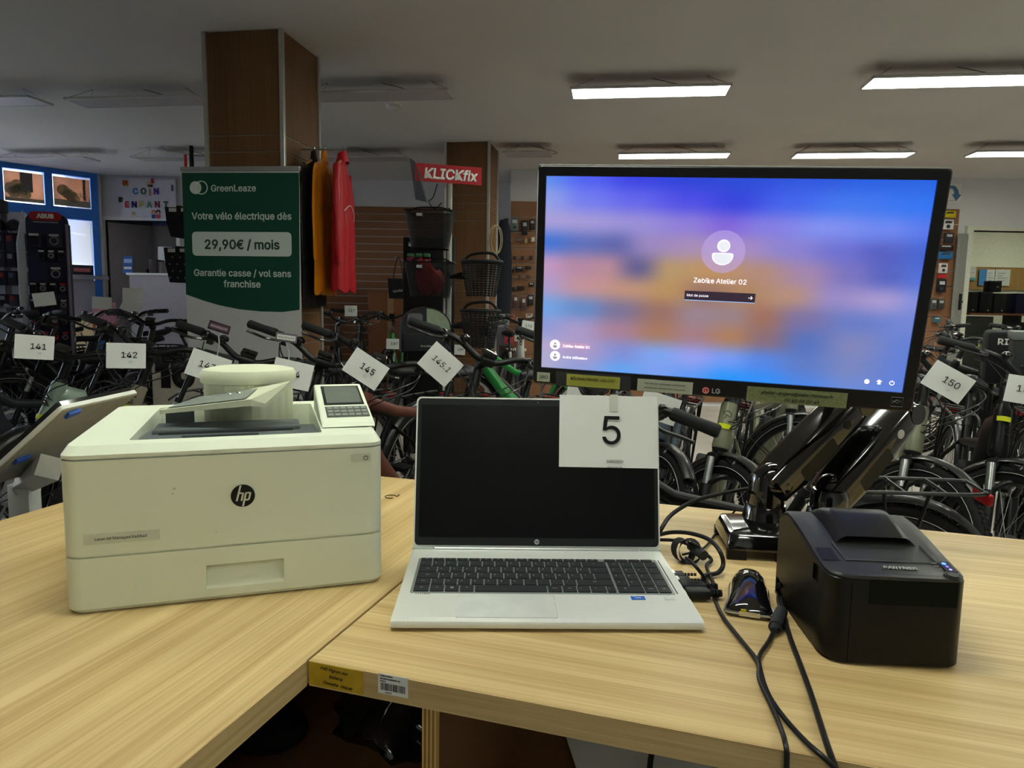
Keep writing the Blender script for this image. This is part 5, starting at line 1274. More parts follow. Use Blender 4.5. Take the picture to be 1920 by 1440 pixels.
# black bags left of the banner
for i, (pa, pb_, lb) in enumerate([((311, 388), (352, 444), 'plain black bike bag with pale top bar left of the banner'), ((309, 464), (352, 530), 'black dotted bike bag hanging below the plain one')]):
    a, c_ = Y(*pa, 4.75), Y(*pb_, 4.75); w_ = .26; h_ = a.z-c_.z
    t = T('bike_bag', lb, 'bag', TR(a.x, 4.75, c_.z))
    MB().loft([[(q*w_+k_*(1-2*q)*.02, y_, z_) for q, y_ in ((0, 0), (1, 0), (1, .16), (0, .16))] for k_, z_ in ((1.2, 0), (0, h_*.5), (-.4, h_))]).build('body', M('bag fabric', '1b1c22', .8, bump=.3, scale=60), t, ang=30)
    B(0.02, .07, -.004, .004, h_-.03, h_-.006).build('top_bar', M('bar white', 'c9c9cc', .5), t, sm=False); B(.10, w_, -.004, .004, h_-.028, h_-.006).build('top_bar', M('bar white', 'c9c9cc', .5), t, sm=False)
    B(.07, .10, -.008, .17, h_-.05, h_+.01, .004).build('strap', blk, t)
    MB().tube([(w_*.3, .08, h_), (w_*.5, .1, h_+.05), (w_*.8, .1, h_+.05), (w_+.2, .1, h_+.06)], .006, 6).build('hook', blk, t)
    if i:
        for k_ in range(16): MB().prism(circ(.03+.05*(k_ % 4)+.02*(k_//4 % 2), .03+.045*(k_//4), .007, 8), 0, .001).build('dot', M('dot grey', '5f6672', .6), t, TR(0, -.004, 0) @ RX(90), sm=False)
p = Y(372, 300, 4.9)
hk = T('accessory_hook', 'hook arm with pump and red strap on the column beside the banner top', 'hook', TR(p.x, 4.75, p.z))
MB().tube([(.04, 0, 0), (.27, .0, 0)], .006, 6).build('stub', steelm, hk)
MB().tube([(.05, 0, .0), (-.14, 0, .03), (-.17, -.01, .05)], .004, 6).build('arm', steelm, hk)
MB().cyl((.02, 0, -.14), (.02, 0, .06), .014, n=10).build('pump', blk, hk); MB().cyl((-.01, -.02, -.12), (-.01, -.02, .0), .010, n=10).build('red_strap', red, hk)

# ================================================================ basket display stand
KY = 5.5
kp = Y(842, 560, KY)
ks = T('basket_stand', 'silver basket display pole with a red header sign', 'display stand', TR(kp.x, KY, 0))
KI = ks.matrix_basis.inverted()
zt_ = Y(842, 340, KY).z
B(-.017, .017, -.017, .017, 0, zt_, .002).build('pole', M('pole silver', 'a9b0a8', .35, .4), ks)
B(-.045, -.028, 0, .02, 0, zt_-.05, .002).build('side_rail', M('rail white', 'c9c9c9', .4, .2), ks)
MB().lathe([(.25, 0), (.25, .015), (.05, .03)], 28).build('foot', dgrey, ks)
s0, s1, s2 = KI @ Y(779, 322, KY-.1), KI @ Y(903, 331, KY+.05), KI @ Y(779, 305, KY-.1)
sm_ = fr(s0, s1-s0, (0, 0, 1)); sw_ = (s1-s0).length; shh = (s2-s0).z
sb = B(0, sw_, -shh, shh, -.008, .0).build('header_sign', M('sign red', 'a8242e', .45), ks, sm_, sm=False)
txt('KLICKfix', .1, white, sb, TR(sw_*.52, -.003, .001), fit=sw_*.82, off=.003, shear=.12, ex=.0005)
e0, e1, e2, e3 = [KI @ Y(*q, yy) for q, yy in (((768, 297), KY+.25), ((779, 306), KY-.1), ((800, 379), KY-.1), ((779, 374), KY+.25))]
MB().loft([[e0, e1, e2, e3], [v_ + V((.012, .01, 0)) for v_ in (e0, e1, e2, e3)]]).build('side_sign', blk, ks, sm=False)
MB().tube(catmull([KI @ Y(820, 345, KY), KI @ Y(812, 370, KY), KI @ Y(804, 378, KY), KI @ Y(815, 392, KY), KI @ Y(828, 380, KY)], 5), .004, 6).build('lead', blk, ks)
for z_ in (Y(842, 395, KY).z, Y(842, 492, KY).z, Y(842, 515, KY).z, Y(842, 608, KY).z):
    MB().tube([(0, 0, z_), (0, -.06, z_)], .012, 8).build('holder', blk, ks)
pnl = T('product_rack', 'black product rack with white mark behind the mesh baskets', 'rack', TR(Y(756, 560, 5.85).x, 5.85, 0))
B(0, .42, 0, .03, 0, Y(800, 445, 5.85).z, .004).build('board', blk, pnl)
txt('K', .06, white, pnl, fr((.055, -.001, Y(765, 458, 5.85).z), (1, 0, 0), (0, 0, 1)), name='mark')
meshm = M('basket mesh', '1e2023', .6, alpha=.68)
def mesh_basket(pxl, pxr, pyt, pxbl, pxbr, pyb, y, label):
    a, b, c_, d_ = Y(pxl, pyt, y), Y(pxr, pyt, y), Y(pxbl, pyb, y), Y(pxbr, pyb, y)
    t = T('mesh_basket', label, 'basket', TR((a.x+b.x)/2, y, c_.z), 'mesh handlebar baskets')
    hw, hb, h_ = (b.x-a.x)/2, (d_.x-c_.x)/2, a.z-c_.z
    top = [(x_, y_, h_) for x_, y_ in rrect(-hw, hw, -.02, .24, .03, 3)]; bot = [(x_, y_, 0) for x_, y_ in rrect(-hb, hb, .02, .20, .03, 3)]
    MB().loft([bot, top], cap=False).build('mesh_wall', meshm, t, ang=60)
    MB().add(bot, [list(range(len(bot)))]).build('base', blk, t, sm=False)
    MB().tube(top, .006, 6, closed=True).build('rim', blk, t); MB().tube(bot, .005, 6, closed=True).build('lower_rim', blk, t)
    B(-.03, .03, -.034, -.028, h_-.06, h_-.015, .003).build('badge', blk, t, TR(-hw*.35, 0, 0)); B(-.02, .02, -.037, -.034, h_-.045, h_-.025).build('badge_print', lgrey, t, TR(-hw*.35, 0, 0), sm=False)
    MB().tube(catmull([(-hw+.02, .11, h_), (-hw*.5, .11, h_+.03), (hw*.5, .11, h_+.03), (hw-.02, .11, h_)], 4), .006, 6).build('handle', blk, t)
    return t, hw, h_
mesh_basket(757, 850, 393, 775, 842, 464, KY-.31, 'upper black mesh basket with badge below the red sign')
t, hw, h_ = mesh_basket(757, 850, 490, 771, 842, 556, KY-.31, 'lower black mesh basket holding a red bag')
rbm = M('red nylon', 'a01c22', .45, bump=.3, scale=30)
rbag = T('red_bag', 'crumpled red nylon bag stuffed in the lower mesh basket', 'bag', t.matrix_basis @ TR(0, .10, .012))
MB().grid(lambda u, v: (.105*math.cos(2*math.pi*u)*math.sin(math.pi*(.12+.76*v))**.5*(1+.07*math.sin(6*u*6.28+9*v)), .062*math.sin(2*math.pi*u)*math.sin(math.pi*(.12+.76*v))**.5*(1+.12*math.sin(5*u*6.28-7*v)), .005+.22*v*(1-.2*math.cos(2*math.pi*u))+.012*math.sin(25*u+8*v)), 30, 12).build('cloth', rbm, rbag, ang=80)
pcol = [('46704e', '8a2034')]
for i, px in enumerate((770, 786, 800)):
    p = Y(px, 500, 5.78)
    t = T('red_pack', 'red product pack with green top on the basket display panel', 'pack', TR(p.x, 5.78, p.z), 'red packs with green tops')
    B(-.03, .03, -.02, .02, 0, .075, .008).build('body', M('pack red', '7a2236', .4), t); B(-.028, .028, -.02, .02, .075, .105, .008).build('top', M('pack green', '4a7a5a', .4), t); B(-.008, .012, -.022, -.02, .02, .05).build('print', white, t, sm=False)
def wicker(px0, px1, pyt, pyb, y, label):
    a, b, c_ = Y(px0, pyt, y), Y(px1, pyt, y), Y((px0+px1)/2, pyb, y)
    t = T('wicker_basket', label, 'basket', TR((a.x+b.x)/2, y, c_.z), 'woven plastic baskets')
    R0 = (b.x-a.x)/2; h_ = a.z-c_.z
    def rg(z_, k=1): r = R0*(.72+.28*z_/h_)*k; return [(r*math.cos(2*math.pi*i/36), r*.75*math.sin(2*math.pi*i/36), z_) for i in range(36)]
    wv = MB()
    for k_ in range(14): wv.tube(rg(h_*(.04+.88*k_/13)), .0032, 4, closed=True)
    for k_ in range(24):
        th = 2*math.pi*k_/24; wv.tube([(R0*.72*math.cos(th), R0*.54*math.sin(th), 0), (R0*math.cos(th), R0*.75*math.sin(th), h_)], .0042, 4)
    o = wv.build('weave', M('wicker black', '202225', .55), t); o['kind'] = 'stuff'
    MB().tube(rg(h_), .012, 8, closed=True).build('rim', M('wicker black', '202225', .55), t)
    MB().add(rg(.0), [list(range(36))]).build('base', M('wicker black', '202225', .55), t, sm=False)
    MB().tube(catmull([(-R0*.9, 0, h_), (-R0*.5, 0, h_+.05), (R0*.5, 0, h_+.06), (R0*.9, 0, h_)], 4), .010, 8).build('handle', blk, t)
    MB().tube([(-R0*.9, 0, h_*.6), (-R0-.09, .05, h_*.55)], [.03, .012], 8).build('mount', blk, t)
wicker(866, 941, 490, 556, KY-.3, 'upper woven black plastic basket beside the wooden column')
wicker(864, 937, 582, 652, KY-.35, 'lower woven black plastic basket beside the wooden column')
# pannier bag with pale green flap
pa, pb_ = Y(752, 575, 4.9), Y(846, 662, 4.9)
bgz = pb_.z; bgw = pb_.x-pa.x; bgh = pa.z-bgz
pn = T('pannier_bag', 'dark roll-top bike bag with grey window and pale green side', 'bag', TR(pa.x, 4.9, bgz) @ RZ(14))
arc = [(0, 0), (0, bgh*.55)] + [(bgw*.5 - bgw*.5*math.cos(math.pi*i/12), bgh*.55+bgh*.45*math.sin(math.pi*i/12)) for i in range(13)] + [(bgw, bgh*.55), (bgw, 0)]
MB().prism(arc[::-1], -.02, .16, RX(90) @ TR(0, 0, -.14)).build('body', M('pannier black', '2a2b30', .7, bump=.2, scale=50), pn, ang=30)
MB().prism([(bgw*.5+.0, bgh*.5), (bgw*.98, bgh*.5)] + [(bgw*.5 + bgw*.47*math.cos(math.pi*i/12), bgh*.55+bgh*.42*math.sin(math.pi*i/12)) for i in range(0, 7)], 0, .004, TR(0, -.02, 0) @ RX(90)).build('green_side', M('pannier green', '8fa08a', .6), pn, sm=False)
MB().prism(rrect(bgw*.12, bgw*.42, bgh*.55, bgh*.86, .02, 4), 0, .004, TR(0, -.02, 0) @ RX(90)).build('window', M('pannier mesh', '6a6a70', .5), pn, sm=False)
B(.01, bgw-.01, -.06, -.02, .01, bgh*.42, .012).build('front_pocket', M('pannier pocket', '25262c', .7), pn)
txt('Rixen&Kaul', .025, lgrey, pn, fr((bgw*.5, -.061, bgh*.15), (1, 0, 0), (0, 0, 1)))
MB().box(0, .02, 0, .02, -bgz, 0, TR(.05, .05, 0)).box(0, .02, 0, .02, -bgz, 0, TR(bgw-.07, .05, 0)).build('stand_leg', blk, pn, RZ(0), sm=False)
# tote bag
p = Y(746, 560, 7.2); p2 = Y(746, 520, 7.2); tw = .2
tb = T('tote_bag', 'black tote bag with white lettering left of the mesh baskets', 'bag', TR(p.x, 7.2, p.z))
MB().loft([[(-tw*.45, 0, 0), (tw*.45, 0, 0), (tw*.45, .06, 0), (-tw*.45, .06, 0)], [(-tw*.5, -.01, .2), (tw*.5, -.01, .2), (tw*.5, .07, .2), (-tw*.5, .07, .2)]]).build('body', M('tote black', '1d1e22', .85), tb, sm=False)
MB().tube(catmull([(-.05, .03, .2), (-.03, .03, .33), (0, .03, .42), (.03, .03, .33), (.05, .03, .2)], 4), .006, 6).build('strap', blk, tb)
txt('opulla', .05, lgrey, tb, fr((0, -.012, .08), (1, 0, .12), (0, 0, 1)))
MB().tube([(-.1, .4, .43), (0, .03, .42)], .005, 6).tube([(-.1, .4, .43), (-.1, 2.70, .43)], .006, 6).build('hook', steelm, tb)

# cable coil on the second column
cc = tag(MB().torus(.145, .009, 36, 8, Matrix.Diagonal((.42, 1, 1, 1)) @ I4).torus(.138, .007, 36, 8, TR(.02, 0, .02) @ Matrix.Diagonal((.42, 1, 1, 1))).build('inner_tube_coil', M('pale rubber', 'b9b08c', .5), None, fr(Y(928, 450, 7.42), (1, 0, 0), (0, 0, 1))), 'pale looped tube hanging on the wooden column side', 'tube coil')

# ================================================================ slat walls
slatp = sloto = M('slat wall brown', '8e6448', .55, var=.05, scale=4)
railw = M('slat rail', 'c4bcbc', .35, .5)
def slatwall(name, label, x0, x1, y, zt_, pitch, mat, n, rails):
    t = T(name, label, 'slat wall', TR(x0, y, 0))
    me_b = B(0, x1-x0, -.018, 0, .004, pitch-.006).mesh('slat', mat, False); me_r = B(0, x1-x0, -.019, -.004, -.006, .004).mesh('rail', railw, False)
    for i in range(n):
        z_ = zt_ - pitch*(i+1); ob('slat', me_b, t, TR(0, 0, z_))
        if i in rails: ob('rail', me_r, t, TR(0, 0, z_))
    return t
slatwall('slat_wall', 'pinkish brown slatted wall with silver rails behind the jackets', bx(560), -.35, YB-.001, bz(720, 387), .102, slatp, 26, range(1, 20))
zpr = Y(980, 377, YR).z
slatwall('slat_wall', 'orange brown slatted wall hung with small accessories', XR+.01, Y(1783, 560, YR).x, YR-.001, zpr, .19, sloto, 13, [])
bx_ = T('carton', 'brown carton standing low against the slatted wall', 'box', TR(Y(690, 600, 9.5).x, 9.5, 0))
B(0, .6, 0, .4, 0, Y(700, 548, 9.5).z, .004).build('case', M('carton brown', '8a5a3c', .8), bx_); B(.26, .34, -.002, 0, 0, Y(700, 548, 9.5).z).build('tape', M('carton tape', 'a88460', .4), bx_, sm=False)
# packs on the accessory wall
packs = [(949, 421, 8, 22, '2a2c30'), (965, 421, 14, 24, '5a6a66'), (984, 427, 11, 26, '26282c'), (998, 421, 10, 18, '222428'),
         (957, 451, 6, 8, '6a6a6a'), (972, 450, 6, 6, '5c5c5c'), (986, 452, 5, 8, 'a08a60'), (999, 449, 7, 8, 'c8c4bc'),
         (951, 484, 6, 7, '3a3434'), (965, 484, 6, 7, '3a3434'), (980, 484, 6, 7, '3a3434'), (996, 484, 6, 7, '3a3434'),
         (958, 505, 10, 10, '1e1e22'), (974, 504, 14, 8, '202226'), (990, 502, 12, 6, '24262a'),
         (951, 520, 6, 8, '4a4040'), (975, 520, 5, 9, '4a4040'), (990, 519, 7, 6, '4a4040'),
         (960, 541, 12, 6, '201c20'), (976, 540, 14, 7, '24181c'), (996, 534, 10, 8, '1e1e22'),
         (953, 565, 8, 22, '8d978c'), (967, 566, 9, 24, '5c4448'), (982, 570, 9, 26, '5c4448'), (995, 563, 11, 20, '2a2a2e'),
         (940, 600, 10, 26, 'a9ada6'), (950, 598, 9, 24, '8f9a96'), (960, 596, 9, 10, 'b05a50'), (975, 600, 13, 10, 'c8c0b8'), (992, 592, 12, 8, 'c0b4aa'),
         (954, 634, 17, 22, 'b8404a'), (971, 630, 13, 20, 'd2ccc4'), (958, 655, 18, 5, 'd8d4cc'), (980, 656, 14, 5, 'd0ccc4'), (957, 664, 8, 5, '8a5a30'), (968, 664, 8, 5, '2c3440'),
         (1780, 402, 22, 12, 'c8b820'), (1777, 421, 20, 18, 'd4d2cc'), (1779, 446, 16, 18, '2c2e34'), (1773, 464, 28, 9, '2a1c22'), (1772, 479, 26, 13, '2a6aa4'),
         (1768, 503, 15, 18, 'd4c8c4'), (1766, 518, 15, 6, 'b82830'), (1765, 536, 16, 24, '1c1e22'), (1750, 570, 12, 20, '4a4a48'), (1764, 570, 12, 18, '3a3a38'), (1756, 599, 14, 10, '3c6a74')]
grp = {}
for i, (px, py, w_, h_, col) in enumerate(packs):
    p = Y(px, py, YR-.075); s_ = (YR-.075)/FPX
    t = T('accessory_pack', None, 'pack', TR(*p), 'packs on the accessory wall')
    lum = sum(int(col[k_:k_+2], 16) for k_ in (0, 2, 4))
    r_, g_, b_ = [int(col[k_:k_+2], 16) for k_ in (0, 2, 4)]
    cn_ = 'black' if lum < 160 else 'red' if r_ > g_*1.7 and r_ > 120 else 'blue' if b_ > r_*1.5 else 'yellow' if b_ < 60 and r_ > 150 else 'pale' if lum > 520 else 'grey'
    big = 'large' if w_*h_ > 300 else 'small' if w_*h_ < 90 else 'medium'
    t['label'] = '%s %s accessory pack hung on the orange brown slatted wall %s' % (big, cn_, 'by the office door' if px > 1500 else 'beside the basket column')
    wm, hm = w_*s_, h_*s_
    B(-wm/2, wm/2, -.015, .015, -hm/2, hm/2, .004).build('pack', M('pack '+col, col, .4, var=.2, scale=25), t)
    if w_ > 8 and h_ > 7:
        B(-wm*.3, wm*.3, -.017, -.015, hm*.1, hm*.35).build('label_print', lgrey if lum < 300 else dgrey, t, sm=False)
        MB().prism(circ(0, -hm*.2, min(wm, hm)*.2, 12), 0, .002, TR(0, -.015, 0) @ RX(90)).build('window', M('pack '+col, col, .4) if h_ < 14 else M('pack dark', '34363a', .3), t, sm=False)
    MB().tube([(0, .06, hm/2+.012), (0, -.02, hm/2+.010), (0, -.025, hm/2+.016)], .003, 5).build('peg', steelm, t)
for i, lb in enumerate(['dark blue cycling top hanging left of the accessory wall']):
    p = Y(944, 470, 8.6); t = T('cycling_top', lb, 'clothing', TR(*p))
    MB().loft([[(q*.5*math.cos(a), .05*math.sin(a)*1.0, z_) for a in [2*math.pi*k_/20 for k_ in range(20)]] for q, z_ in ((.09, .36), (.16, .25), (.19, .0), (.22, -.35), (.2, -.75))]).build('cloth', M('dark blue cloth', '23252f', .8, bump=.3, scale=20), t, ang=80)
    MB().tube([(0, .0, .36), (0, 0, .42), (0, .45, .42)], .005, 6).build('hanger', steelm, t)

# ================================================================ kids corner board
a, c_ = Y(224, 335, YB-.02), Y(333, 409, YB-.02)
kb_ = T('kids_corner_sign', 'white board reading COIN ENFANT in coloured letters over the doorway', 'sign', TR(a.x, YB-.04, c_.z))
kw, kh_ = c_.x-a.x, a.z-c_.z
B(0, kw, -.008, .008, 0, kh_).build('board', M('sign board white', 'd8d4d8', .6), kb_, sm=False)
KIv = kb_.matrix_basis.inverted()
def kl_(px, py): p = KIv @ Y(px, py, YB-.02); return fr((p.x, -.010, p.z), (1, 0, 0), (0, 0, 1))
for px, py, ch, col in [(256, 359, 'C', '3f8ad0'), (271, 359, 'O', '3a7a4a'), (283, 361, 'i', 'e08a3a'), (295, 359, 'N', '5a2a90'), (240, 384, 'E', 'd82a40'), (254, 384, 'N', '3a1a6a'), (267, 384, 'F', 'd8d060'), (282, 384, 'A', '5ab08a'), (297, 384, 'N', '8a2a4a'), (313, 384, 'T', '3a7a60')]:
    txt(ch, .145, M('letter '+col, col, .6), kb_, kl_(px, py), off=.006, name='letter')
for px, py, col, w_, h_ in [(237, 343, 'c05a3a', 10, 8), (238, 347, 'd8a040', 10, 4), (281, 345, 'd8b48a', 8, 8), (288, 340, 'c03040', 5, 9), (284, 349, '3a3a4a', 9, 4), (325, 353, '5a5a7a', 4, 11), (228, 375, '4a5a4a', 7, 9), (253, 401, 'c8b48a', 7, 6), (253, 406, 'd8d8c8', 10, 5)]:
    s_ = YB/FPX
    B(-w_*s_/2, w_*s_/2, -h_*s_/2, h_*s_/2, 0, .003).build('sticker', M('stk '+col, col, .6), kb_, kl_(px, py), sm=False)
for px, hc, cc_ in [(290, 'c06040', '2a4a9a'), (299, '3a3038', 'd05060')]:
    s_ = YB/FPX
    MB().prism(circ(0, 0, 4*s_, 14), 0, .003).build('sticker', M('stk '+hc, hc, .6), kb_, kl_(px, 398), sm=False); MB().prism(circ(0, -.8*s_, 2.6*s_, 12), .003, .005).build('sticker', M('stk skin', 'e8c0a0', .6), kb_, kl_(px, 398.5), sm=False)
    B(-3.5*s_, 3.5*s_, -4*s_, 3*s_, 0, .003).build('sticker', M('stk '+cc_, cc_, .6), kb_, kl_(px, 406), sm=False)
# desk and small things inside the store room doorway
dk_ = T('reception_desk', 'pale desk inside the store room doorway', 'desk', TR(Y(238, 560, YB-.9).x, YB-.9, 0))
dz_ = Y(270, 513, YB-.6).z
B(0, 1.2, 0, .5, dz_-.03, dz_, .004).build('top', white, dk_); B(.03, 1.17, .02, .48, 0, dz_-.03).build('front', M('desk front', 'c2bcc0', .5), dk_, sm=False)
t = T('leaflet', 'blue leaflet standing on the desk by the doorway', 'leaflet', TR(Y(243, 510, YB-.7).x, YB-.75, dz_))
B(-.06, .06, 0, .01, 0, .22).build('sheet', M('leaflet blue', '3a62a4', .5), t, RX(-8), sm=False); B(-.05, .05, -.002, 0, .05, .08).build('print', white, t, RX(-8), sm=False); B(-.05, .05, -.002, 0, .13, .18).build('print', M('leaflet pale', '9ab4d8', .5), t, RX(-8), sm=False)
t = T('file_box', 'dark binder box on the desk by the doorway', 'box', TR(Y(288, 512, YB-.7).x, YB-.7, dz_))
B(-.06, .05, 0, .2, 0, .18, .004).build('case', M('box brown', '4a4244', .6), t); B(.05, .10, .02, .18, 0, .15, .004).build('folder', M('folder grey', '8a868a', .6), t)
t = T('desk_papers', 'white poster leaning behind the dark binder box', 'poster', TR(Y(304, 512, YB-.5).x, YB-.5, dz_))
B(-.06, .12, 0, .01, 0, .36).build('sheet', paper, t, RX(-6), sm=False); B(.0, .09, -.002, 0, .08, .16).build('print', M('poster ink', '4a5a7a', .6), t, RX(-6), sm=False)

# ================================================================ lock stand and accessory stand
AY = 6.6
a, c_ = Y(46, 397, AY), Y(112, 397, AY)
ls = T('lock_stand', 'dark lock display stand with red oval header sign', 'display stand', TR(a.x, AY, 0) @ RZ(18))
lw = .34; lh = Y(70, 418, AY).z; lt_ = Y(70, 396, AY).z
B(0, lw, 0, .08, 0, lh, .004).build('back_panel', M('stand navy', '2a2c44', .5), ls)
MB().prism([(0, lh)] + [(lw*.5-lw*.5*math.cos(math.pi*i/14), lh+(lt_-lh)*math.sin(math.pi*i/14)**.6) for i in range(1, 14)] + [(lw, lh)], -.09, -.06, RX(90) @ TR(0, 0, .06)).build('header', M('stand navy', '2a2c44', .5), ls, sm=False)
hm_ = fr((lw*.48, -.004, (lh+lt_)/2+.015), (1, 0, 0), (0, 0, 1))
MB().prism(rrect(-.13, .13, -.04, .04, .038, 6), 0, .003).build('oval', M('oval red', 'a82a30', .45), ls, hm_, sm=False)
txt('ABUS', .07, white, ls, hm_ @ TR(0, 0, .0035), off=.004); B(-.1, .1, -.058, -.052, .0, .003).build('tag_line', lgrey, ls, hm_, sm=False)
MB().prism([(0, 0), (.12, 0), (.12, lh*.9), (.02, lt_)], 0, .015, fr((0, 0, 0), (-.3, -1, 0), (0, 0, 1))).build('side_panel', M('perforated pale', 'b9bcc8', .5, var=.25, scale=120), ls, sm=False)
B(lw-.012, lw, -.05, .02, 0, lh, .002).build('edge_post', M('post mauve', '7a6f80', .4), ls)
rng = random.Random(5)
LSM = ls.matrix_basis
k_ = 0
for r_ in range(9):
    for c2 in range(4):
        z_ = lh - .09 - r_*.15; x_ = .045 + c2*.08
        if r_ in (1, 2) and c2 == 0: continue
        big = r_ in (0, 2)
        if big and c2 % 2: continue
        w_, h_ = (.11, .13) if big else (.06, .10)
        t = T('lock_pack', ['large dark lock pack at the top of the lock stand', 'small dark lock pack in the rows of the lock stand', 'red and grey lock pack in the rows of the lock stand'][0 if big else 2 if rng.random() < .3 else 1], 'pack', LSM @ TR(x_+(.03 if big else 0), -.03, z_-h_), 'packs on the lock stand')
        t['label'] = t['label'].replace('in the rows', 'in the %s row' % ['first', 'second', 'third', 'fourth', 'fifth', 'sixth', 'seventh', 'eighth', 'ninth'][r_]).replace('at the top', 'in the %s row' % ['top', '', 'third'][min(r_, 2)])
        red_ = 'red and grey' in t['label']
        B(-w_/2, w_/2, -.02, .02, 0, h_, .005).build('card', M('card dark%d' % (k_ % 3), ['26242e', '332e3a', '1e2030'][k_ % 3], .5), t)
        MB().torus(min(w_, h_)*.3, .008, 16, 6, TR(0, -.024, h_*.48) @ RX(90)).build('lock', M('lock silver', '7a7880', .35, .5) if k_ % 2 else (red if red_ else blk), t)
        B(-w_*.35, w_*.35, -.022, -.02, h_*.8, h_*.95).build('print', red if red_ else lgrey, t, sm=False)
        k_ += 1
# white perforated stand to its left
a = Y(-60, 560, 6.9); c_ = Y(42, 560, 6.9)
ws_ = T('accessory_stand', 'white perforated accessory stand by the shop front', 'display stand', TR(a.x, 6.9, 0) @ RZ(14))
ww = c_.x-a.x; wz = Y(20, 395, 6.9).z
B(0, ww, 0, .05, 0, wz, .004).build('perforated_panel', M('perforated white', 'c4c8d8', .5, var=.2, scale=150), ws_)
B(-.02, ww*.75, -.14, .0, wz-.02, wz+.1, .01).build('canopy', dgrey, ws_)
B(ww*.62, ww*.72, -.02, 0, .1, wz, .002).build('upright', M('post mauve', '7a6f80', .4), ws_)
WSM = ws_.matrix_basis
for r_, (z_, h_) in enumerate([(Y(20, 470, 6.9).z, .17), (Y(20, 501, 6.9).z, .15), (Y(20, 535, 6.9).z, .14), (Y(20, 575, 6.9).z, .12)]):
    for c2 in range(6):
        x_ = .04 + c2*ww/6.2
        t = T('boxed_accessory', ['tall dark boxed accessory on the top row of the white stand', 'dark boxed accessory on the second row of the white stand', 'dark and red boxed accessory on the third row of the white stand', 'small dark boxed accessory on the lowest row of the white stand'][r_], 'pack', WSM @ TR(x_, -.056, z_), 'boxes on the white stand')
        t['label'] = t['label'].replace('dark and red', 'dark').replace('boxed accessory', 'boxed accessory with %s print' % ['grey', 'red', 'blue'][(r_*2+c2) % 3])
        B(0, ww/6.9, -.03, .03, 0, h_, .004).build('box', M('boxed%d' % ((r_+c2) % 3), ['2a2c3a', '34343f', '1f2230'][(r_+c2) % 3], .45), t)
        B(.01, .05, -.033, -.03, h_*.55, h_*.85).build('print', M('print%d' % ((r_*2+c2) % 3), ['8a8a98', 'a04040', '5a6078'][(r_*2+c2) % 3], .5), t, sm=False)
for i in range(4):
    t = T('helmet', 'dark helmet on the upper row of the white accessory stand', 'helmet', WSM @ TR(.09+i*ww/4.1, -.115, Y(15, 432, 6.9).z) @ Matrix.Scale(.76, 4), 'helmets on the white stand')
    MB().lathe([(.09, 0), (.10, .04), (.09, .09), (.06, .125), (.02, .14)], 18, Matrix.Diagonal((.8, 1, 1, 1))).build('shell', M('helmet dark', '1d1f28', .3), t)
    B(-.05, .05, -.115, -.08, -.005, .012, .004).build('visor', blk, t); MB().tube([(-.05, 0, 0), (0, -.02, -.06), (.05, 0, 0)], .004, 5).build('strap', blk, t)

# ================================================================ office behind the right opening
cream_w = M('office cream wall', 'd2d2bc', .8)
struct('wall_office', MB().box(ox0-.6, 10.3, 11.9, 12.0, 0, ZC).box(ox0-.7, ox0-.6, YR+.14, 12.0, 0, ZC).box(10.2, 10.3, 9.1, 12, 0, ZC).box(7.7, 10.3, 9.0, 9.1, 0, ZC), cream_w)
struct('trim_2', MB().box(ox0-.02, ox0+.06, YR-.06, YR+.16, 0, ozt+.05).box(ox0, 7.6, YR-.04, YR+.16, ozt, ozt+.05), M('office trim cream', 'd0d0c0', .5))
d2 = T('door_2', None, None, TR(ox0-.02, YR-.06, 0) @ RZ(-52), kind='structure')
d2.matrix_basis = TR(ox0-.02, YR-.06, 0) @ RZ(200)
B(0, .13, -.02, .02, .02, ozt-.05).build('door_leaf', M('grey office door', '8b8c86', .5), d2, sm=False)
hz2 = Y(1792, 566, YR).z
MB().box(.03, .07, .02, .03, hz2-.1, hz2+.1).cyl((.05, .02, hz2), (.05, .06, hz2), .008).cyl((.05, .06, hz2), (.12, .06, hz2), .008).build('door_handle', blk, d2)
def oy(px, py, y=11.85): return Y(px, py, y)
a, c_ = oy(1812, 500), oy(1990, 545)
wb = T('pin_board', 'wide wooden pin board on the office wall', 'board', TR(a.x, 11.86, c_.z))
B(0, c_.x-a.x, 0, .03, 0, a.z-c_.z).build('board', wood('pin board wood', '8a6a3c', 'a07e4a', (30, 30, 2), .6), wb, sm=False)
B(-.01, c_.x-a.x, -.01, .03, a.z-c_.z, a.z-c_.z+.03).build('top_trim', cream_w, wb, sm=False)
for px0, py0, px1, py1, col, lb in [(1805, 500, 1830, 521, 'b8bcb4', 'sketch sheet with small drawings pinned in the office corner'), (1805, 521, 1830, 526, '4a9a94', 'teal strip below the sketch sheet in the office'), (1838, 505, 1849, 535, '4a80b4', 'blue leaflet pinned on the office board'), (1852, 505, 1864, 535, 'c4c8c0', 'white page pinned beside the blue office leaflet'), (1868, 505, 1893, 536, 'c0c4ba', 'rounded white form pinned on the office board')]:
    a2, c2 = oy(px0, py0, 11.82), oy(px1, py1, 11.82)
    o = tag(B(0, c2.x-a2.x, 0, .004, 0, a2.z-c2.z).build('notice', M('notice '+col, col, .6), None, TR(a2.x, 11.83, c2.z), sm=False), lb, 'notice')
    if px0 in (1805, 1852, 1868) and py1 > 522 or px0 == 1805 and py0 == 500:
        q = MB(); hh_ = a2.z-c2.z; w2 = c2.x-a2.x
        for r_ in range(5): q.box(w2*.15, w2*(.5+.35*((r_*7) % 3)/2), -.001, 0, hh_*(.15+.15*r_), hh_*(.18+.15*r_))
        q.build('print_lines', mgrey, o, sm=False)
SYo = 10.6
szl = Y(1850, 587, SYo).z
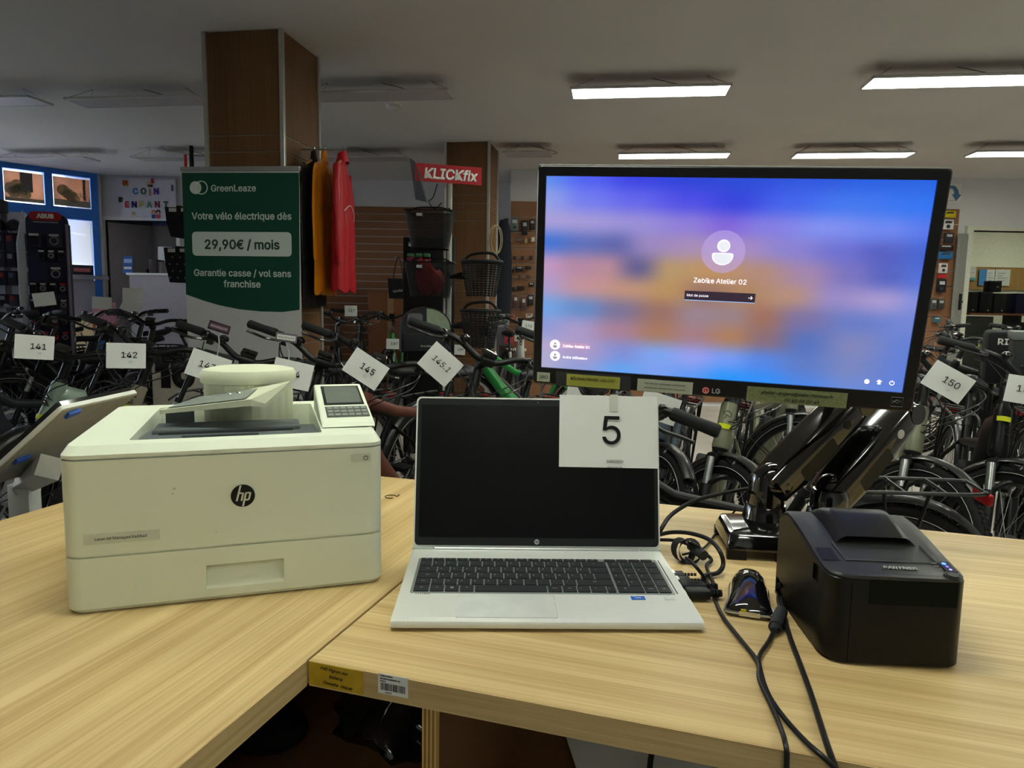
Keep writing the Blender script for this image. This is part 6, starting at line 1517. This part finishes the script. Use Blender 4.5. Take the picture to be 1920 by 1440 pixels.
os_ = T('office_shelf', 'brown shelf board across the office on dark legs', 'shelf', TR(Y(1803, 587, SYo).x, SYo-.2, 0))
B(0, 1.6, 0, .45, szl-.03, szl, .003).build('board', M('shelf brown', '8a5a40', .5), os_); B(.75, .79, .05, .4, 0, szl-.03).build('leg', blk, os_, sm=False); B(1.4, 1.46, .05, .4, 0, szl-.03).build('leg', blk, os_, sm=False)
for i, (px0, px1, py0, col, lb) in enumerate([(1807, 1835, 547, '1c1c1e', 'black computer tower nearest the office door jamb'), (1838, 1862, 547, '15161c', 'black computer tower in the middle of the office shelf'), (1864, 1888, 550, '202220', 'dark ribbed computer tower on the office shelf'), (1905, 1945, 550, '1c1c3c', 'dark blue computer case at the end of the office shelf')]):
    a2, c2 = Y(px0, py0, SYo-.15), Y(px1, 587, SYo-.15)
    t = T('computer_tower', lb, 'computer', TR(a2.x, SYo-.17, szl))
    h_ = a2.z-szl; w_ = c2.x-a2.x-.04
    B(0, w_, 0, .36, 0, h_, .006).build('case', M('tower '+col, col, .4), t); B(w_*.45, w_*.5, -.003, 0, .03, h_-.03).build('front_groove', blk, t, sm=False); MB().prism(circ(w_*.7, .04, .01, 10), 0, .003, RX(90)).build('power_light', lgrey, t, sm=False)
a2 = Y(1857, 530, SYo-.1)
t = T('small_box', 'small black cube device standing on the computer towers', 'device', TR(a2.x, SYo-.1, szl+Y(1838, 547, SYo-.15).z-szl+.001)); B(0, .17, 0, .15, 0, .16, .004).build('case', blk, t); B(.1, .13, -.002, 0, .07, .08).build('print', lgrey, t, sm=False)
fc = T('drawer_cabinet', 'dark grey drawer cabinet under the office shelf', 'cabinet', TR(Y(1813, 590, SYo-.2).x, SYo-.15, 0))
cw = Y(1868, 590, SYo-.2).x - Y(1813, 590, SYo-.2).x
B(0, cw, 0, .38, 0, szl-.05, .004).build('body', M('cabinet grey', '3a3d3a', .5), fc)
for i in range(5):
    dd_ = B(.01, cw-.01, -.012, 0, .03+i*(szl-.1)/5, .02+(i+1)*(szl-.1)/5, .003).build('drawer', M('cabinet front', '414540', .45), fc); B(cw*.4, cw*.6, -.02, -.012, .02+(i+.8)*(szl-.1)/5, .03+(i+.8)*(szl-.1)/5).build('handle', dgrey, dd_, sm=False)
oc = T('office_chair', 'black office chair in front of the office shelf', 'chair', TR(Y(1935, 600, 9.9).x, 9.9, 0))
MB().loft([[(x_*.24, y_*.22, z_) for x_, y_ in rrect(-1, 1, -1, 1, .4, 4)] for z_ in (.46, .53)]).build('seat', blk, oc); B(-.22, .22, .2, .26, .62, 1.12, .05).build('backrest', blk, oc); MB().cyl((0, 0, .1), (0, 0, .46), .03).build('post', dgrey, oc)
for i in range(5): MB().tube([(0, 0, .1), (.28*math.cos(i*1.257), .28*math.sin(i*1.257), .06)], .016, 6).build('base_arm', blk, oc); MB().ell((.28*math.cos(i*1.257), .28*math.sin(i*1.257), .03), (.03, .03, .03), 10, 6).build('castor', blk, oc)
for s_ in (-1, 1): MB().tube([(s_*.24, .1, .5), (s_*.28, .1, .7), (s_*.28, -.1, .71)], .018, 6).build('armrest', blk, oc)
asg = T('arrow_sign', 'white sign with curved blue arrow high on the right wall', 'sign', TR(Y(1750, 374, YR).x, YR-.005, Y(1750, 375, YR).z))
aw, ah = Y(1801, 374, YR).x-Y(1750, 374, YR).x, Y(1780, 344, YR).z-Y(1780, 375, YR).z
B(0, aw, -.006, 0, 0, ah).build('board', white, asg, sm=False)
ap = [(aw*.62+ah*.33*math.cos(rad(t_)), ah*.30+ah*.5*math.sin(rad(t_))) for t_ in range(130, -1, -13)]
MB().tube([(x_, -.008, z_) for x_, z_ in ap], [.012+.002*k_ for k_ in range(len(ap))], 4, m=TR(0, -.008, 0) @ Matrix.Diagonal((1, .05, 1, 1)) @ TR(0, .008, 0)).add([(ap[-1][0]-.06, -.012, ap[-1][1]+.01), (ap[-1][0]+.06, -.012, ap[-1][1]+.01), (ap[-1][0], -.012, ap[-1][1]-.07)], [[0, 1, 2]]).build('arrow', M('arrow blue', '4a78a0', .5), asg, sm=False)

# ================================================================ delivery boxes on the right
DY = 4.5
p = Y(1852, 620, DY); p2 = Y(1852, 690, DY)
db = T('delivery_box', 'black soft delivery box with white letters R I on dark legs', 'delivery box', TR(p.x, DY, 0) @ RZ(-30))
bz0, bz1 = p2.z-.1, p.z
B(0, .55, 0, .4, bz0, bz1, .03).build('case', M('box fabric', '1d1f22', .75, bump=.2, scale=50), db)
txt('RI', .07, white, db, fr((.085, -.002, Y(1870, 640, DY).z), (1, 0, 0), (0, 0, 1)), off=.002, gap=1.15)
for x_ in (.05, .5):
    for y_ in (.05, .35): MB().cyl((x_, y_, 0), (x_, y_, bz0+.01), .014, n=8).build('leg', blk, db)
p = Y(1902, 640, DY-.45)
gc = T('grey_case', 'grey hard case with white carry handle in front of the black delivery box', 'case', TR(p.x, DY-.45, 0) @ RZ(-30))
z0_, z1_ = Y(1884, 700, DY-.35).z-.15, Y(1884, 620, DY-.35).z
B(0, .42, 0, .3, z0_, z1_-.05, .012).build('body', M('case charcoal', '2c2f30', .5), gc); B(-.01, .43, -.01, .31, z1_-.05, z1_, .01).build('lid', M('case grey', '6e7472', .45), gc)
MB().tube(catmull([(.07, .15, z1_), (.07, .15, z1_+.05), (.10, .15, z1_+.062), (.28, .15, z1_+.062), (.31, .15, z1_+.05), (.31, .15, z1_)], 4), .011, 8).build('handle', M('handle pale', 'c4c8c0', .4), gc)
ps_ = B(.065, .30, -.004, .0, Y(1910, 672, DY-.35).z, Y(1910, 648, DY-.35).z).build('purple_sign', M('purple print', '5a2a6a', .5), gc, sm=False)
txt('NOUVEAU', .1, white, ps_, fr((.18, -.006, Y(1910, 661, DY-.35).z), (1, 0, 0), (0, 0, 1)), fit=.2, off=.006, sx=1.8)
for x_ in (.04, .38):
    for y_ in (.03, .27): MB().cyl((x_, y_, 0), (x_, y_, z0_+.01), .012, n=8).build('leg', blk, gc)
p = Y(1842, 656, 5.2)
yb_ = T('yellow_bag', 'neon yellow rolled safety vest standing left of the black delivery box', 'safety vest', TR(p.x, 5.2, p.z))
MB().loft([[(.03*k_*math.cos(a), .03*k_*math.sin(a), z_) for a in [2*math.pi*i/16 for i in range(16)]] for k_, z_ in ((.9, 0), (1.05, .02), (1, .045), (1.05, .07), (.9, .085))]).build('roll', M('neon yellow', 'c4d820', .5), yb_); MB().torus(.031, .003, 20, 5, TR(0, 0, .045)).build('band', blk, yb_)
MB().cyl((0, 0, -p.z), (0, 0, .0), .012).build('peg_post', blk, yb_)
# lettered panel behind bike 142
a2 = Y(284, 682, 4.3); c2 = Y(372, 682, 4.3)
lpn = T('lettered_panel', 'low beige panel with big black letters behind the 142 bike', 'panel', TR(a2.x, 4.3, 0))
B(0, c2.x-a2.x, 0, .02, 0, a2.z, .002).build('board', M('panel beige', 'b8b0a4', .6), lpn)
txt('TO', .2, ink, lpn, fr(((c2.x-a2.x)/2, -.001, a2.z-.07), (1, 0, 0), (0, 0, 1)), fit=(c2.x-a2.x)*.85, off=.02)
